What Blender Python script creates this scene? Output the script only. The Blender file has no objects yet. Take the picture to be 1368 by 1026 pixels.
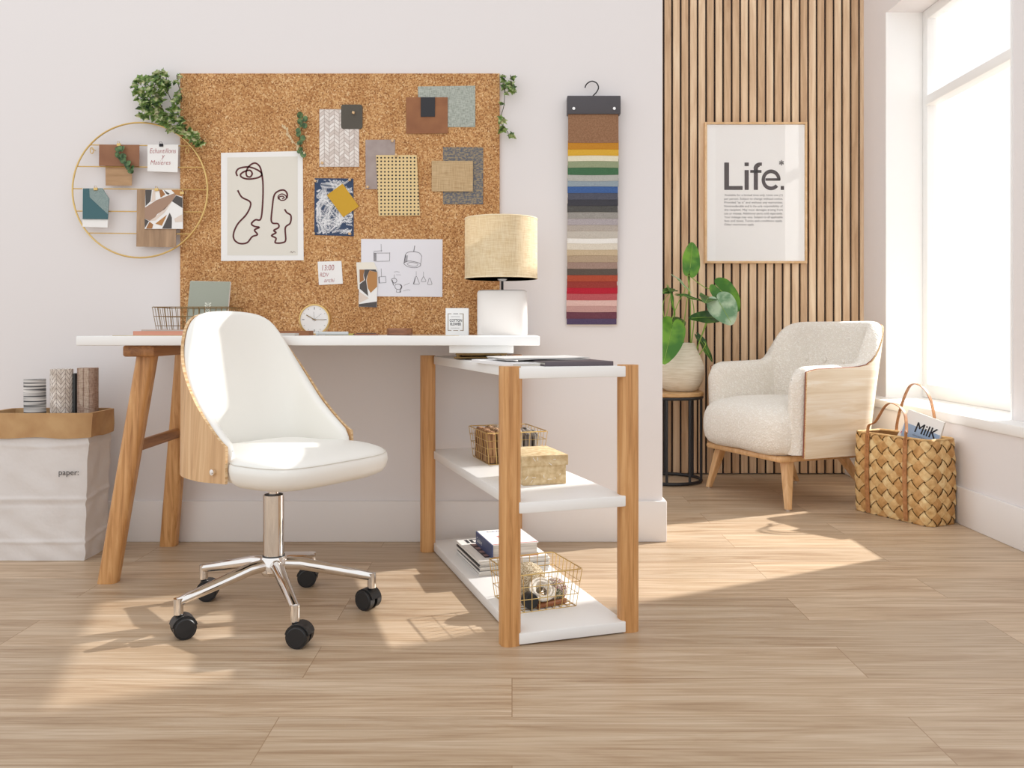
import bpy, bmesh, math, random
from mathutils import Vector, Matrix
R = random.Random(7)
PI = math.pi
sc = bpy.context.scene
COL = sc.collection
FPX, HC, CX, HY = 1150.0, 0.77, 684.0, 440.0

def WX(px, Y): return (px - CX) * Y / FPX
def WZ(py, Y): return HC - (py - HY) * Y / FPX
def W(px, py, Y): return Vector((WX(px, Y), Y, WZ(py, Y)))

# ------------------------------------------------------------ materials
def lin(h):
    h = h.lstrip('#')
    out = []
    for i in (0, 2, 4):
        c = int(h[i:i+2], 16) / 255
        out.append(c / 12.92 if c <= .04045 else ((c + .055) / 1.055) ** 2.4)
    return (*out, 1)
_mats = {}
class NT:
    def __init__(s, name):
        s.m = bpy.data.materials.new(name); s.m.use_nodes = True
        s.t = s.m.node_tree; s.b = s.t.nodes['Principled BSDF']
    def n(s, typ, **kw):
        nd = s.t.nodes.new('ShaderNode' + typ)
        for k, v in kw.items():
            if k in nd.inputs.keys() if isinstance(k, str) else False: nd.inputs[k].default_value = v
            else: setattr(nd, k, v)
        return nd
    def l(s, a, ai, b, bi): s.t.links.new(a.outputs[ai], b.inputs[bi])
    def coord(s, scale=(1, 1, 1), rot=(0, 0, 0), kind='Object'):
        tc = s.n('TexCoord'); mp = s.n('Mapping')
        mp.inputs['Scale'].default_value = scale; mp.inputs['Rotation'].default_value = rot
        s.l(tc, kind, mp, 'Vector'); return mp
    def ramp(s, stops):
        r = s.n('ValToRGB'); e = r.color_ramp.elements
        while len(e) < len(stops): e.new(.5)
        for i, (p, c) in enumerate(stops):
            e[i].position = p; e[i].color = lin(c) if isinstance(c, str) else c
        return r
    def bump(s, src, out, strength, dist=.01):
        b = s.n('Bump'); b.inputs['Strength'].default_value = strength; b.inputs['Distance'].default_value = dist
        s.l(src, out, b, 'Height'); s.l(b, 'Normal', s.b, 'Normal'); return b

def pbr(name, col, rough=.5, metal=0, noise=None, bump=None, **kw):
    """noise=(scale, othercolor, detail); bump=(scale, strength, dist)"""
    if name in _mats: return _mats[name]
    t = NT(name); b = t.b
    b.inputs['Base Color'].default_value = lin(col); b.inputs['Roughness'].default_value = rough
    b.inputs['Metallic'].default_value = metal
    for k, v in kw.items(): b.inputs[k.replace('_', ' ')].default_value = v
    if noise:
        mp = t.coord(noise[3] if len(noise) > 3 else (1, 1, 1)); nz = t.n('TexNoise'); nz.inputs['Scale'].default_value = noise[0]
        nz.inputs['Detail'].default_value = noise[2]
        t.l(mp, 'Vector', nz, 'Vector'); r = t.ramp([(.35, col), (.65, noise[1])])
        t.l(nz, 'Fac', r, 'Fac'); t.l(r, 'Color', b, 'Base Color')
    if bump:
        mp = t.coord(); nz = t.n('TexNoise'); nz.inputs['Scale'].default_value = bump[0]; nz.inputs['Detail'].default_value = 3
        t.l(mp, 'Vector', nz, 'Vector'); t.bump(nz, 'Fac', bump[1], bump[2])
    _mats[name] = t.m; return t.m

def wood(name, light, dark, scale=(30, 30, 2.2), rough=.45, dist=.6, mid=None, det=6, bumps=.08, lo=.3, hi=.72):
    """grain runs along the axis with the small scale"""
    if name in _mats: return _mats[name]
    t = NT(name); mp = t.coord(scale)
    nz = t.n('TexNoise'); nz.inputs['Scale'].default_value = 1.6; nz.inputs['Detail'].default_value = det
    nz.inputs['Distortion'].default_value = dist; nz.inputs['Roughness'].default_value = .6
    t.l(mp, 'Vector', nz, 'Vector')
    st = [(lo, dark)] + ([(.5, mid)] if mid else []) + [(hi, light)]
    r = t.ramp(st); t.l(nz, 'Fac', r, 'Fac'); t.l(r, 'Color', t.b, 'Base Color')
    t.b.inputs['Roughness'].default_value = rough
    t.bump(nz, 'Fac', bumps, .004)
    _mats[name] = t.m; return t.m

def fabric(name, c1, c2, scale=420, rough=.95, stretch=(1, 1, 1), bumps=.35, lo=.38, hi=.62):
    if name in _mats: return _mats[name]
    t = NT(name); mp = t.coord(stretch)
    nz = t.n('TexNoise'); nz.inputs['Scale'].default_value = scale; nz.inputs['Detail'].default_value = 2
    t.l(mp, 'Vector', nz, 'Vector'); r = t.ramp([(lo, c1), (hi, c2)])
    t.l(nz, 'Fac', r, 'Fac'); t.l(r, 'Color', t.b, 'Base Color'); t.b.inputs['Roughness'].default_value = rough
    t.bump(nz, 'Fac', bumps, .002)
    _mats[name] = t.m; return t.m

def mat_floor():
    t = NT('oak_floor_planks'); mp = t.coord()
    br = t.n('TexBrick'); br.offset = .37; br.offset_frequency = 2
    for k, v in {'Color1': (0, 0, 0, 1), 'Color2': (1, 1, 1, 1), 'Mortar': (.5, .5, .5, 1), 'Scale': 1.0, 'Mortar Size': .0009,
                 'Mortar Smooth': .1, 'Bias': 0.0, 'Brick Width': 1.25, 'Row Height': .19}.items(): br.inputs[k].default_value = v
    t.l(mp, 'Vector', br, 'Vector')
    sc_ = t.n('VectorMath', operation='MULTIPLY'); sc_.inputs[1].default_value = (1.0, 11.0, 1.0); t.l(mp, 'Vector', sc_, 0)
    mul = t.n('VectorMath', operation='MULTIPLY_ADD'); mul.inputs[1].default_value = (17, 9, 23)
    t.l(br, 'Color', mul, 0); t.l(sc_, 'Vector', mul, 2)
    n1 = t.n('TexNoise'); n1.inputs['Scale'].default_value = 1.6; n1.inputs['Detail'].default_value = 8; n1.inputs['Roughness'].default_value = .62; n1.inputs['Distortion'].default_value = 1.1
    t.l(mul, 'Vector', n1, 'Vector')
    sc2 = t.n('VectorMath', operation='MULTIPLY'); sc2.inputs[1].default_value = (2.5, 9.0, 1.0); t.l(mul, 'Vector', sc2, 0)
    n2 = t.n('TexNoise'); n2.inputs['Scale'].default_value = 1.7; n2.inputs['Detail'].default_value = 5; n2.inputs['Distortion'].default_value = .3
    t.l(sc2, 'Vector', n2, 'Vector')
    r1 = t.ramp([(.28, '#ad8e6f'), (.47, '#cab092'), (.72, '#dfcab0')]); t.l(n1, 'Fac', r1, 'Fac')
    r2 = t.ramp([(.3, '#c9b7a4'), (.6, '#ffffff')]); t.l(n2, 'Fac', r2, 'Fac')
    mx = t.n('Mix', data_type='RGBA', blend_type='MULTIPLY'); mx.inputs[0].default_value = .55
    t.l(r1, 'Color', mx, 6); t.l(r2, 'Color', mx, 7)
    r3 = t.ramp([(0, '#dcdcdc'), (1, '#ffffff')]); t.l(br, 'Color', r3, 'Fac')
    mx2 = t.n('Mix', data_type='RGBA', blend_type='MULTIPLY'); mx2.inputs[0].default_value = .7
    t.l(mx, 2, mx2, 6); t.l(r3, 'Color', mx2, 7)
    mx3 = t.n('Mix', data_type='RGBA'); t.l(br, 'Fac', mx3, 0); t.l(mx2, 2, mx3, 6); mx3.inputs[7].default_value = lin('#97795a')
    t.l(mx3, 2, t.b, 'Base Color'); t.b.inputs['Roughness'].default_value = .42
    t.bump(n1, 'Fac', .05, .004)
    return t.m

def mat_cork():
    t = NT('cork_granules'); mp = t.coord()
    v = t.n('TexVoronoi'); v.inputs['Scale'].default_value = 230; t.l(mp, 'Vector', v, 'Vector')
    bw = t.n('RGBToBW'); t.l(v, 'Color', bw, 'Color')
    r = t.ramp([(.1, '#95643a'), (.32, '#bb8654'), (.55, '#d19f68'), (.8, '#e3ba86'), (.97, '#f2d5aa')]); t.l(bw, 'Val', r, 'Fac')
    nz = t.n('TexNoise'); nz.inputs['Scale'].default_value = 9; t.l(mp, 'Vector', nz, 'Vector')
    r2 = t.ramp([(.3, '#e6dcd0'), (.7, '#ffffff')]); t.l(nz, 'Fac', r2, 'Fac')
    mx = t.n('Mix', data_type='RGBA', blend_type='MULTIPLY'); mx.inputs[0].default_value = 1
    t.l(r, 'Color', mx, 6); t.l(r2, 'Color', mx, 7); t.l(mx, 2, t.b, 'Base Color')
    t.b.inputs['Roughness'].default_value = .9; t.bump(v, 'Distance', .3, .003)
    return t.m

def mat_cane():
    t = NT('woven_cane'); tc = t.n('TexCoord'); sp = t.n('SeparateXYZ'); t.l(tc, 'Object', sp, 'Vector')
    def cyc(axis, per, off=0.0):
        a = t.n('MATH_' if 0 else 'Math', operation='DIVIDE'); a.inputs[1].default_value = per; t.l(sp, axis, a, 0)
        b = t.n('Math', operation='ADD'); b.inputs[1].default_value = 100 + off; t.l(a, 0, b, 0)
        c = t.n('Math', operation='FRACT'); t.l(b, 0, c, 0)
        d = t.n('Math', operation='SUBTRACT'); d.inputs[1].default_value = .5; t.l(c, 0, d, 0)
        e = t.n('Math', operation='POWER'); e.inputs[1].default_value = 2
        f = t.n('Math', operation='ABSOLUTE'); t.l(d, 0, f, 0); t.l(f, 0, e, 0); return e
    def dots(off):
        x = cyc('X', .0134, off); z = cyc('Z', .0127, off)
        s_ = t.n('Math', operation='ADD'); t.l(x, 0, s_, 0); t.l(z, 0, s_, 1)
        g = t.n('Math', operation='LESS_THAN'); g.inputs[1].default_value = .062; t.l(s_, 0, g, 0); return g
    m = dots(0)
    mx = t.n('Mix', data_type='RGBA'); t.l(m, 0, mx, 0); mx.inputs[6].default_value = lin('#e3c893'); mx.inputs[7].default_value = lin('#2f2620')
    t.l(mx, 2, t.b, 'Base Color'); t.b.inputs['Roughness'].default_value = .7
    return t.m

def mat_weavy(name, c1, c2, sx, sz, rough=.85, bumps=.4, **kw):
    """coarse woven cloth: two crossed stretched noises"""
    t = NT(name)
    outs = []
    for s_ in ((sx, sx, sz), (sz, sz, sx)):
        mp = t.coord(s_); nz = t.n('TexNoise'); nz.inputs['Scale'].default_value = 1; nz.inputs['Detail'].default_value = 3
        t.l(mp, 'Vector', nz, 'Vector'); outs.append(nz)
    a = t.n('Math', operation='ADD'); t.l(outs[0], 'Fac', a, 0); t.l(outs[1], 'Fac', a, 1)
    h = t.n('Math', operation='MULTIPLY'); h.inputs[1].default_value = .5; t.l(a, 0, h, 0)
    r = t.ramp([(.4, c1), (.58, c2)]); t.l(h, 0, r, 'Fac'); t.l(r, 'Color', t.b, 'Base Color')
    t.b.inputs['Roughness'].default_value = rough
    for k, v in kw.items(): t.b.inputs[k.replace('_', ' ')].default_value = v
    t.bump(h, 0, bumps, .003); return t.m

def mat_boucle():
    t = NT('cream_boucle'); mp = t.coord()
    v = t.n('TexVoronoi'); v.inputs['Scale'].default_value = 130; t.l(mp, 'Vector', v, 'Vector')
    nz = t.n('TexNoise'); nz.inputs['Scale'].default_value = 60; nz.inputs['Detail'].default_value = 4; t.l(mp, 'Vector', nz, 'Vector')
    a = t.n('Math', operation='SUBTRACT'); t.l(nz, 'Fac', a, 0); t.l(v, 'Distance', a, 1)
    r = t.ramp([(-.0, '#e8e1d6'), (.35, '#f6f2ea')]); t.l(a, 0, r, 'Fac'); t.l(r, 'Color', t.b, 'Base Color')
    t.b.inputs['Roughness'].default_value = .95; t.b.inputs['Sheen Weight'].default_value = .2
    t.bump(a, 0, .55, .005); return t.m

def mat_leafy(name, c1, c2, scale=14, rough=.4, edge=None):
    t = NT(name); mp = t.coord(); nz = t.n('TexNoise'); nz.inputs['Scale'].default_value = scale; nz.inputs['Detail'].default_value = 3
    t.l(mp, 'Vector', nz, 'Vector')
    r = t.ramp([(.4, c1), (.6, c2)] if not edge else [(.36, c1), (.52, c2), (.66, edge)]); t.l(nz, 'Fac', r, 'Fac'); t.l(r, 'Color', t.b, 'Base Color')
    t.b.inputs['Roughness'].default_value = rough; t.b.inputs['Transmission Weight'].default_value = 0.0
    tr = t.n('BsdfTranslucent'); t.l(r, 'Color', tr, 'Color')
    ms = t.n('MixShader'); ms.inputs[0].default_value = .22
    out = t.t.nodes['Material Output']; t.l(t.b, 'BSDF', ms, 1); t.l(tr, 'BSDF', ms, 2); t.l(ms, 'Shader', out, 'Surface')
    return t.m

def mat_glass():
    t = NT('window_glass'); tr = t.n('BsdfTransparent'); gl = t.n('BsdfGlossy'); gl.inputs['Roughness'].default_value = .02
    ms = t.n('MixShader'); out = t.t.nodes['Material Output']; ms.inputs[0].default_value = .05
    t.l(tr, 'BSDF', ms, 1); t.l(gl, 'BSDF', ms, 2); t.l(ms, 'Shader', out, 'Surface'); return t.m

M = {}
M['wall'] = pbr('wall_paint', '#e8e3e2', .85, bump=(40, .03, .002))
M['trim'] = pbr('trim_paint', '#ebe6e3', .55)
M['reveal'] = pbr('window_paint', '#f4f3f1', .5)
M['floor'] = mat_floor()
M['slat'] = wood('slat_oak', '#f0d8b8', '#c9a684', (22, 22, 1.6), .55, mid='#e0c19e')
M['slat2'] = wood('slat_oak_dark', '#dfbf9c', '#b08b69', (22, 22, 1.6), .55, mid='#cba985')
M['slatback'] = pbr('slat_backing', '#3b302c', .9)
M['oak'] = wood('oak_legs', '#dfae76', '#a8733f', (52, 52, 2.2), .42, mid='#cb955c')
M['oakx'] = wood('oak_beam', '#c08a55', '#7c5030', (26, 1.6, 26), .45, mid='#a87444')
M['ash'] = wood('ash_shell', '#e3bf92', '#b98d60', (28, 28, 1.6), .42, mid='#d2a878', dist=1.0)
M['ashpale'] = wood('pale_ash_veneer', '#f7ecda', '#dfc9a8', (4, 1.3, 17), .4, mid='#efdfc6', dist=.9, det=5, lo=.28, hi=.62, bumps=.012)
M['ply'] = pbr('plywood_edge', '#c49a6a', .6, noise=(220, '#e4c79d', 2, (.01, .01, 1)))
M['lightleg'] = wood('ash_legs', '#e6bd8c', '#c4935f', (26, 26, 2), .4)
M['white'] = pbr('white_lacquer', '#f3f2f0', .35)
M['leather'] = pbr('white_leatherette', '#f1efe9', .42, bump=(500, .04, .001))
M['seam'] = pbr('seam_thread', '#dcd8cf', .7)
M['boucle'] = mat_boucle()
M['chrome'] = pbr('chrome', '#e8e4e0', .07, 1)
M['black'] = pbr('black_plastic', '#1d1d1f', .42)
M['blackmetal'] = pbr('black_metal', '#232326', .5)
M['gold'] = pbr('brass_wire', '#d8b878', .32, .85)
M['bronze'] = pbr('bronze_wire', '#8a7048', .4, .8)
M['cork'] = mat_cork()
M['paper'] = pbr('paper_white', '#f3f1ee', .85)
M['paper2'] = pbr('paper_cool', '#e9e7ec', .85)
M['paperside'] = pbr('page_edges', '#ddd8d0', .9, noise=(300, '#bdb6ad', 2, (.02, .02, 1)))
M['beigeprint'] = pbr('print_beige', '#e4dfd4', .85)
M['maroon'] = pbr('ink_maroon', '#5e2f31', .85)
M['redink'] = pbr('ink_red', '#a8434c', .85)
M['inkgrey'] = pbr('ink_grey', '#6e6a6e', .85)
M['ink'] = pbr('ink_black', '#26242a', .8)
M['lifeink'] = pbr('ink_charcoal', '#453b3c', .8)
M['cane'] = mat_cane(); M['fern'] = pbr('fern_navy', '#3a4a66', .85)
M['shade'] = mat_weavy('raffia_shade', '#e2c99c', '#f9e9c8', 500, 30)
_t = M['shade'].node_tree; _tr = _t.nodes.new('ShaderNodeBsdfTranslucent'); _tr.inputs[0].default_value = lin('#f3e6cc'); _ms = _t.nodes.new('ShaderNodeMixShader'); _ms.inputs[0].default_value = .25
_t.links.new(_t.nodes['Principled BSDF'].outputs[0], _ms.inputs[1]); _t.links.new(_tr.outputs[0], _ms.inputs[2]); _t.links.new(_ms.outputs[0], _t.nodes['Material Output'].inputs['Surface'])
M['glass'] = mat_glass()
M['ceramic'] = pbr('white_ceramic', '#ece7e2', .55, bump=(60, .06, .002))
M['potclay'] = pbr('cream_pot', '#d9cdb6', .8, noise=(30, '#e8dfcd', 4, (.5, .5, 6)), bump=(90, .3, .003))
M['leaf'] = mat_leafy('monstera_green', '#3f7a22', '#78ad33', 9)
M['leafpale'] = mat_leafy('monstera_pale', '#6f9a72', '#bcd3b4', 16)
M['leafdark'] = mat_leafy('monstera_dark', '#2c5520', '#4f8030', 12)
M['stemg'] = pbr('plant_stem', '#8fb04c', .5)
M['ivy'] = mat_leafy('ivy_variegated', '#35522a', '#7c9c48', 60, .45, edge='#dcdcae')
M['vine'] = pbr('ivy_stem', '#3d3a24', .8)
M['euc'] = mat_leafy('eucalyptus', '#3d5c38', '#74925f', 60)
M['dried'] = pbr('dried_flower', '#e3cda6', .9)
M['straw2'] = pbr('woven_bark_dark', '#b5854c', .65, noise=(40, '#d3a468', 4), bump=(160, .2, .002))
M['straw3'] = pbr('woven_bark_light', '#d6ac72', .65, noise=(40, '#ecd09a', 4), bump=(160, .2, .002))
M['straw'] = pbr('woven_bark', '#c79b61', .65, noise=(40, '#e3bf85', 4), bump=(160, .2, .002))
M['strawdark'] = pbr('basket_inside', '#8d673b', .85)
M['tanleather'] = pbr('tan_leather', '#a06a3c', .55, noise=(60, '#bd8452', 3))
M['kraft'] = pbr('kraft_paper', '#b98f62', .8, noise=(12, '#c9a374', 4), bump=(25, .3, .006))
M['bagpaper'] = pbr('bag_paper', '#e3dedb', .75, bump=(14, .5, .012))
M['hanger'] = pbr('swatch_header', '#4b474b', .5)

# ------------------------------------------------------------ geometry
def bm_new(): return bmesh.new()
def _mark(bm, n0, mi):
    bm.faces.ensure_lookup_table()
    for f in bm.faces[n0:]: f.material_index = mi
def box(bm, lo, hi, bev=0.0, rot=None, mi=0, seg=2):
    n0 = len(bm.faces)
    t = bmesh.new()
    vs = [t.verts.new((x, y, z)) for x in (lo[0], hi[0]) for y in (lo[1], hi[1]) for z in (lo[2], hi[2])]
    for q in ((0, 1, 3, 2), (4, 6, 7, 5), (0, 4, 5, 1), (2, 3, 7, 6), (0, 2, 6, 4), (1, 5, 7, 3)): t.faces.new([vs[i] for i in q])
    if bev: bmesh.ops.bevel(t, geom=t.edges[:] + t.verts[:], offset=bev, segments=seg, profile=.5, affect='EDGES')
    if rot is not None: bmesh.ops.transform(t, matrix=rot, verts=t.verts)
    bmesh.ops.recalc_face_normals(t, faces=t.faces)
    me = bpy.data.meshes.new('tmp'); t.to_mesh(me); t.free(); bm.from_mesh(me); bpy.data.meshes.remove(me)
    _mark(bm, n0, mi)
def frame_of(d):
    d = d.normalized(); a = Vector((0, 0, 1)) if abs(d.z) < .9 else Vector((1, 0, 0))
    u = d.cross(a).normalized(); v = d.cross(u).normalized(); return u, v
def ring(bm, c, u, v, r, n, r2=None):
    r2 = r if r2 is None else r2
    return [bm.verts.new(c + u * (math.cos(2*PI*i/n) * r) + v * (math.sin(2*PI*i/n) * r2)) for i in range(n)]
def bridge(bm, A, B, mi=0, smooth=True):
    n = len(A)
    for i in range(n):
        f = bm.faces.new((A[i], A[(i+1) % n], B[(i+1) % n], B[i])); f.material_index = mi; f.smooth = smooth
def cap(bm, A, mi=0, flip=False):
    f = bm.faces.new(A[::-1] if flip else A); f.material_index = mi
def cyl(bm, p0, p1, r0, r1=None, n=24, mi=0, caps=True):
    p0, p1 = Vector(p0), Vector(p1); r1 = r0 if r1 is None else r1
    u, v = frame_of(p1 - p0); A = ring(bm, p0, u, v, r0, n); B = ring(bm, p1, u, v, r1, n)
    bridge(bm, A, B, mi)
    if caps: cap(bm, A, mi, True); cap(bm, B, mi)
def catmull(pts, k=6, closed=False):
    pts = [Vector(p) for p in pts]; n = len(pts); out = []
    if n < 3: return pts
    rng = range(n) if closed else range(n - 1)
    for i in rng:
        p0 = pts[(i-1) % n] if (closed or i > 0) else pts[0]
        p1, p2 = pts[i], pts[(i+1) % n]
        p3 = pts[(i+2) % n] if (closed or i + 2 < n) else pts[-1]
        for j in range(k):
            t = j / k
            out.append(.5 * ((2*p1) + (p2-p0)*t + (2*p0-5*p1+4*p2-p3)*t*t + (3*p1-p0-3*p2+p3)*t**3))
    if not closed: out.append(pts[-1])
    return out
def tube(bm, pts, r, n=8, mi=0, closed=False, rr=None, flat=None):
    pts = [Vector(p) for p in pts]; N = len(pts); rings = []; prev = None
    for i, p in enumerate(pts):
        d = (pts[(i+1) % N] - pts[i-1]) if closed else (pts[min(i+1, N-1)] - pts[max(i-1, 0)])
        if d.length < 1e-9: d = Vector((0, 0, 1))
        d.normalize()
        if prev is None: u, v = frame_of(d)
        else:
            u = (prev - d * prev.dot(d))
            u = u.normalized() if u.length > 1e-6 else frame_of(d)[0]
            v = d.cross(u)
        prev = u; rad = rr[i] if rr else r
        rings.append(ring(bm, p, u, v, rad, n, rad * (flat or 1)))
    for a, b in zip(rings, rings[1:]): bridge(bm, a, b, mi)
    if closed: bridge(bm, rings[-1], rings[0], mi)
    else: cap(bm, rings[0], mi, True); cap(bm, rings[-1], mi)
def strap(bm, pts, side, w, th, mi=0):
    """flat band following pts; side = fixed width direction(s)"""
    pts = [Vector(p) for p in pts]; N = len(pts); rings = []
    for i, p in enumerate(pts):
        d = (pts[min(i+1, N-1)] - pts[max(i-1, 0)]).normalized()
        s_ = (side - d * side.dot(d)).normalized(); nn = d.cross(s_)
        rings.append([bm.verts.new(p + s_ * (a*w/2) + nn * (b*th/2)) for a, b in ((-1, -1), (1, -1), (1, 1), (-1, 1))])
    for a, b in zip(rings, rings[1:]): bridge(bm, a, b, mi, True)
    cap(bm, rings[0], mi, True); cap(bm, rings[-1], mi)
def lathe(bm, prof, c=(0, 0, 0), n=40, mi=0, sy=1.0, expo=2.0, wob=None):
    c = Vector(c); rings = []
    for k, (r, z) in enumerate(prof):
        vs = []
        for i in range(n):
            a = 2*PI*i/n; ca, sa = math.cos(a), math.sin(a)
            if expo != 2.0:
                ca = math.copysign(abs(ca) ** (2/expo), ca); sa = math.copysign(abs(sa) ** (2/expo), sa)
            f = wob(a, z) if wob else 1
            vs.append(bm.verts.new(c + Vector((r*ca*f, r*sa*sy*f, z))))
        rings.append(vs)
    for a, b in zip(rings, rings[1:]): bridge(bm, a, b, mi)
    if prof[0][0] > 1e-6: cap(bm, rings[0], mi, True)
    if prof[-1][0] > 1e-6: cap(bm, rings[-1], mi)
def prism(bm, pts, z0, z1, mi=0):
    A = [bm.verts.new((x, y, z0)) for x, y in pts]; B = [bm.verts.new((x, y, z1)) for x, y in pts]
    n = len(pts)
    for i in range(n):
        f = bm.faces.new((A[i], A[(i+1) % n], B[(i+1) % n], B[i])); f.material_index = mi
    cap(bm, A, mi, True); cap(bm, B, mi)
def rrect(cx, cy, w, d, r, k=5):
    out = []
    for sx, sy, a0 in ((1, 1, 0), (-1, 1, PI/2), (-1, -1, PI), (1, -1, 3*PI/2)):
        for j in range(k+1):
            a = a0 + PI/2*j/k
            out.append((cx + sx*(w/2-r) + r*math.cos(a), cy + sy*(d/2-r) + r*math.sin(a)))
    return out
def beam(bm, p0, p1, w, d, r=.008, side=Vector((1, 0, 0)), w2=None, d2=None, mi=0, flatends=True):
    """rounded rectangular bar from p0 to p1; ends cut level (vertical bars) by default"""
    p0, p1 = Vector(p0), Vector(p1); dd = (p1-p0).normalized()
    s_ = side - dd*side.dot(dd)*(0 if flatends else 1); s_.normalize()
    o = dd.cross(s_).normalized() if not flatends else Vector((0, 0, 1)).cross(s_).normalized()
    rings = []
    for p, ww, dp in ((p0, w, d), (p1, w2 or w, d2 or d)):
        rings.append([bm.verts.new(p + s_*x + o*y) for x, y in rrect(0, 0, ww, dp, r)])
    bridge(bm, rings[0], rings[1], mi); cap(bm, rings[0], mi, True); cap(bm, rings[1], mi)
def textgeo(bm, s, size, mat4, mi=0, off=0.0, shear=0.0, align='LEFT', space=1.0, w=None):
    cu = bpy.data.curves.new('t', 'FONT'); cu.body = s; cu.size = size; cu.offset = off; cu.shear = shear
    cu.align_x = align; cu.space_character = space; cu.resolution_u = 3
    ob = bpy.data.objects.new('t', cu); COL.objects.link(ob)
    dg = bpy.context.evaluated_depsgraph_get(); dg.update()
    me = bpy.data.meshes.new_from_object(ob.evaluated_get(dg))
    if w and len(me.vertices):
        xs = [v.co.x for v in me.vertices]; k = w / max(1e-6, max(xs)-min(xs)); x0 = min(xs)
        for v in me.vertices: v.co.x = (v.co.x - x0) * k
    me.transform(mat4); n0 = len(bm.faces); bm.from_mesh(me); _mark(bm, n0, mi)
    bpy.data.objects.remove(ob); bpy.data.meshes.remove(me); bpy.data.curves.remove(cu)

def obj(name, bm, mats, parent=None, origin=None, smooth=None):
    me = bpy.data.meshes.new(name)
    if origin is not None: bmesh.ops.translate(bm, vec=-Vector(origin), verts=bm.verts)
    bmesh.ops.recalc_face_normals(bm, faces=bm.faces) if smooth != 'keep' else None
    bm.to_mesh(me); bm.free()
    for m in (mats if isinstance(mats, (list, tuple)) else [mats]): me.materials.append(M[m] if isinstance(m, str) else m)
    if smooth:
        me.shade_smooth()
        if smooth != 'keep': me.set_sharp_from_angle(angle=math.radians(smooth if smooth is not True else 40))
    o = bpy.data.objects.new(name, me); COL.objects.link(o)
    if origin is not None: o.location = origin
    if parent: o.parent = parent
    return o
def tag(o, label, cat, group=None):
    o['label'] = label; o['category'] = cat
    if group: o['group'] = group
    return o
def thing(name, label, cat, loc=(0, 0, 0), rz=0.0, group=None, rx=0, ry=0):
    o = bpy.data.objects.new(name, None); COL.objects.link(o); o.location = loc; o.rotation_euler = (rx, ry, rz)
    o.empty_display_size = .05
    return tag(o, label, cat, group)
def struct(o): o['kind'] = 'structure'; return o
def mesh_at(name, label, cat, bm, mats, origin, group=None, smooth=None):
    return tag(obj(name, bm, mats, None, origin, smooth), label, cat, group)
# ============================================================ SETTING
YW = 3.129           # main wall face
YC = 3.117           # cork face
YB = 4.57            # slats face
XE = WX(885, YW)     # free end of main wall
XR = 1.868           # window wall face
XP = 1.78            # parapet face
HT = 3.2
def sbox(name, lo, hi, mat, bev=0):
    b = bm_new(); box(b, lo, hi, bev); return struct(obj(name, b, mat, smooth=30 if bev else None))
fb = bm_new()
for q in [((-3.4, -1.2), (3.0, 4.8))]:
    box(fb, (q[0][0], q[0][1], -.05), (q[1][0], q[1][1], 0))
struct(obj('floor', fb, 'floor'))
sbox('wall_back', (-3.4, YW, 0), (XE, YW + .12, HT), 'wall')
sbox('wall_alcove', (XE - .6, YB + .03, 0), (XR, YB + .13, HT), 'wall')
sbox('baseboard_back', (-3.4, YW - .014, .0), (XE + .014, YW, .148), 'trim', .004)
sbox('baseboard_end', (XE, YW, 0), (XE + .014, YW + .12, .148), 'trim', .004)
YF, YN = 4.30, 3.21      # far and near jamb
b = bm_new()
box(b, (XR, YF, .0), (XR + .30, YB + .13, HT)); struct(obj('wall_right', b, 'wall'))
b = bm_new()
box(b, (XR, 1.2, .431), (XR + .30, YN, HT)); struct(obj('wall_right_near', b, 'wall'))
sbox('wall_right_header', (XR, YN, 2.35), (XR + .30, YF, HT), 'wall')
b = bm_new(); box(b, (XP, 1.2, 0), (XR + .30, YB + .03, .392)); struct(obj('wall_right_parapet', b, 'wall'))
sbox('trim_1', (XP - .012, 1.2, .392), (XR + .30, YB + .03, .432), 'reveal', .006)      # window board
sbox('baseboard_right', (XP - .014, 1.2, 0), (XP, YB, .148), 'trim', .004)
# white lining of the far and near jamb
sbox('trim_2', (XR - .004, YF - .01, .432), (XR + .30, YF, 2.35), 'reveal')
sbox('trim_3', (XR - .004, YN, .432), (XR + .30, YN + .01, 2.35), 'reveal')
# window_1: frame, transom, mullion, panes
XG = 2.045
b = bm_new()
for lo, hi in (((XG, YN + .01, .432), (XG + .05, YN + .06, 2.35)), ((XG, YF - .06, .432), (XG + .05, YF - .01, 2.35)),
               ((XG, YN + .06, .432), (XG + .05, YF - .06, .50)), ((XG, YN + .06, 2.30), (XG + .05, YF - .06, 2.35)),
               ((XG - .012, YN + .06, 1.872), (XG + .05, YF - .06, 1.918))):
    box(b, lo, hi, .004)
win = struct(obj('window_1', b, 'reveal', smooth=30))
b = bm_new(); box(b, (XG + .022, YN + .05, .49), (XG + .026, YF - .05, 2.31)); obj('pane', b, 'glass', win)
# slatted cladding of the alcove
b = bm_new(); box(b, (XE - .1, YB + .012, .004), (XR, YB + .03, HT)); struct(obj('wall_slat_backing', b, 'slatback'))
b = bm_new(); pitch = .04515; x = WX(885, YB) - .033; k = 0
pat = [0, 1, 0, 1, 0, 0, 1, 0, 1, 1, 0]
while x < XR - .01:
    box(b, (x, YB, .006), (min(x + .0345, XR), YB + .014, HT), .0015, mi=pat[k % 11], seg=1); x += pitch; k += 1
struct(obj('wall_slats', b, ['slat', 'slat2']))

# ============================================================ CORKBOARD AND PAPERS
b = bm_new()
box(b, (WX(240.5, YC), YC, .742), (WX(667.5, YC), YW - .0005, WZ(98, YC)), .001)
mesh_at('cork_board', 'large natural cork board covering the wall above the white desk', 'cork board', b, 'cork', ((WX(454, YC)), YW, 1.2))

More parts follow.
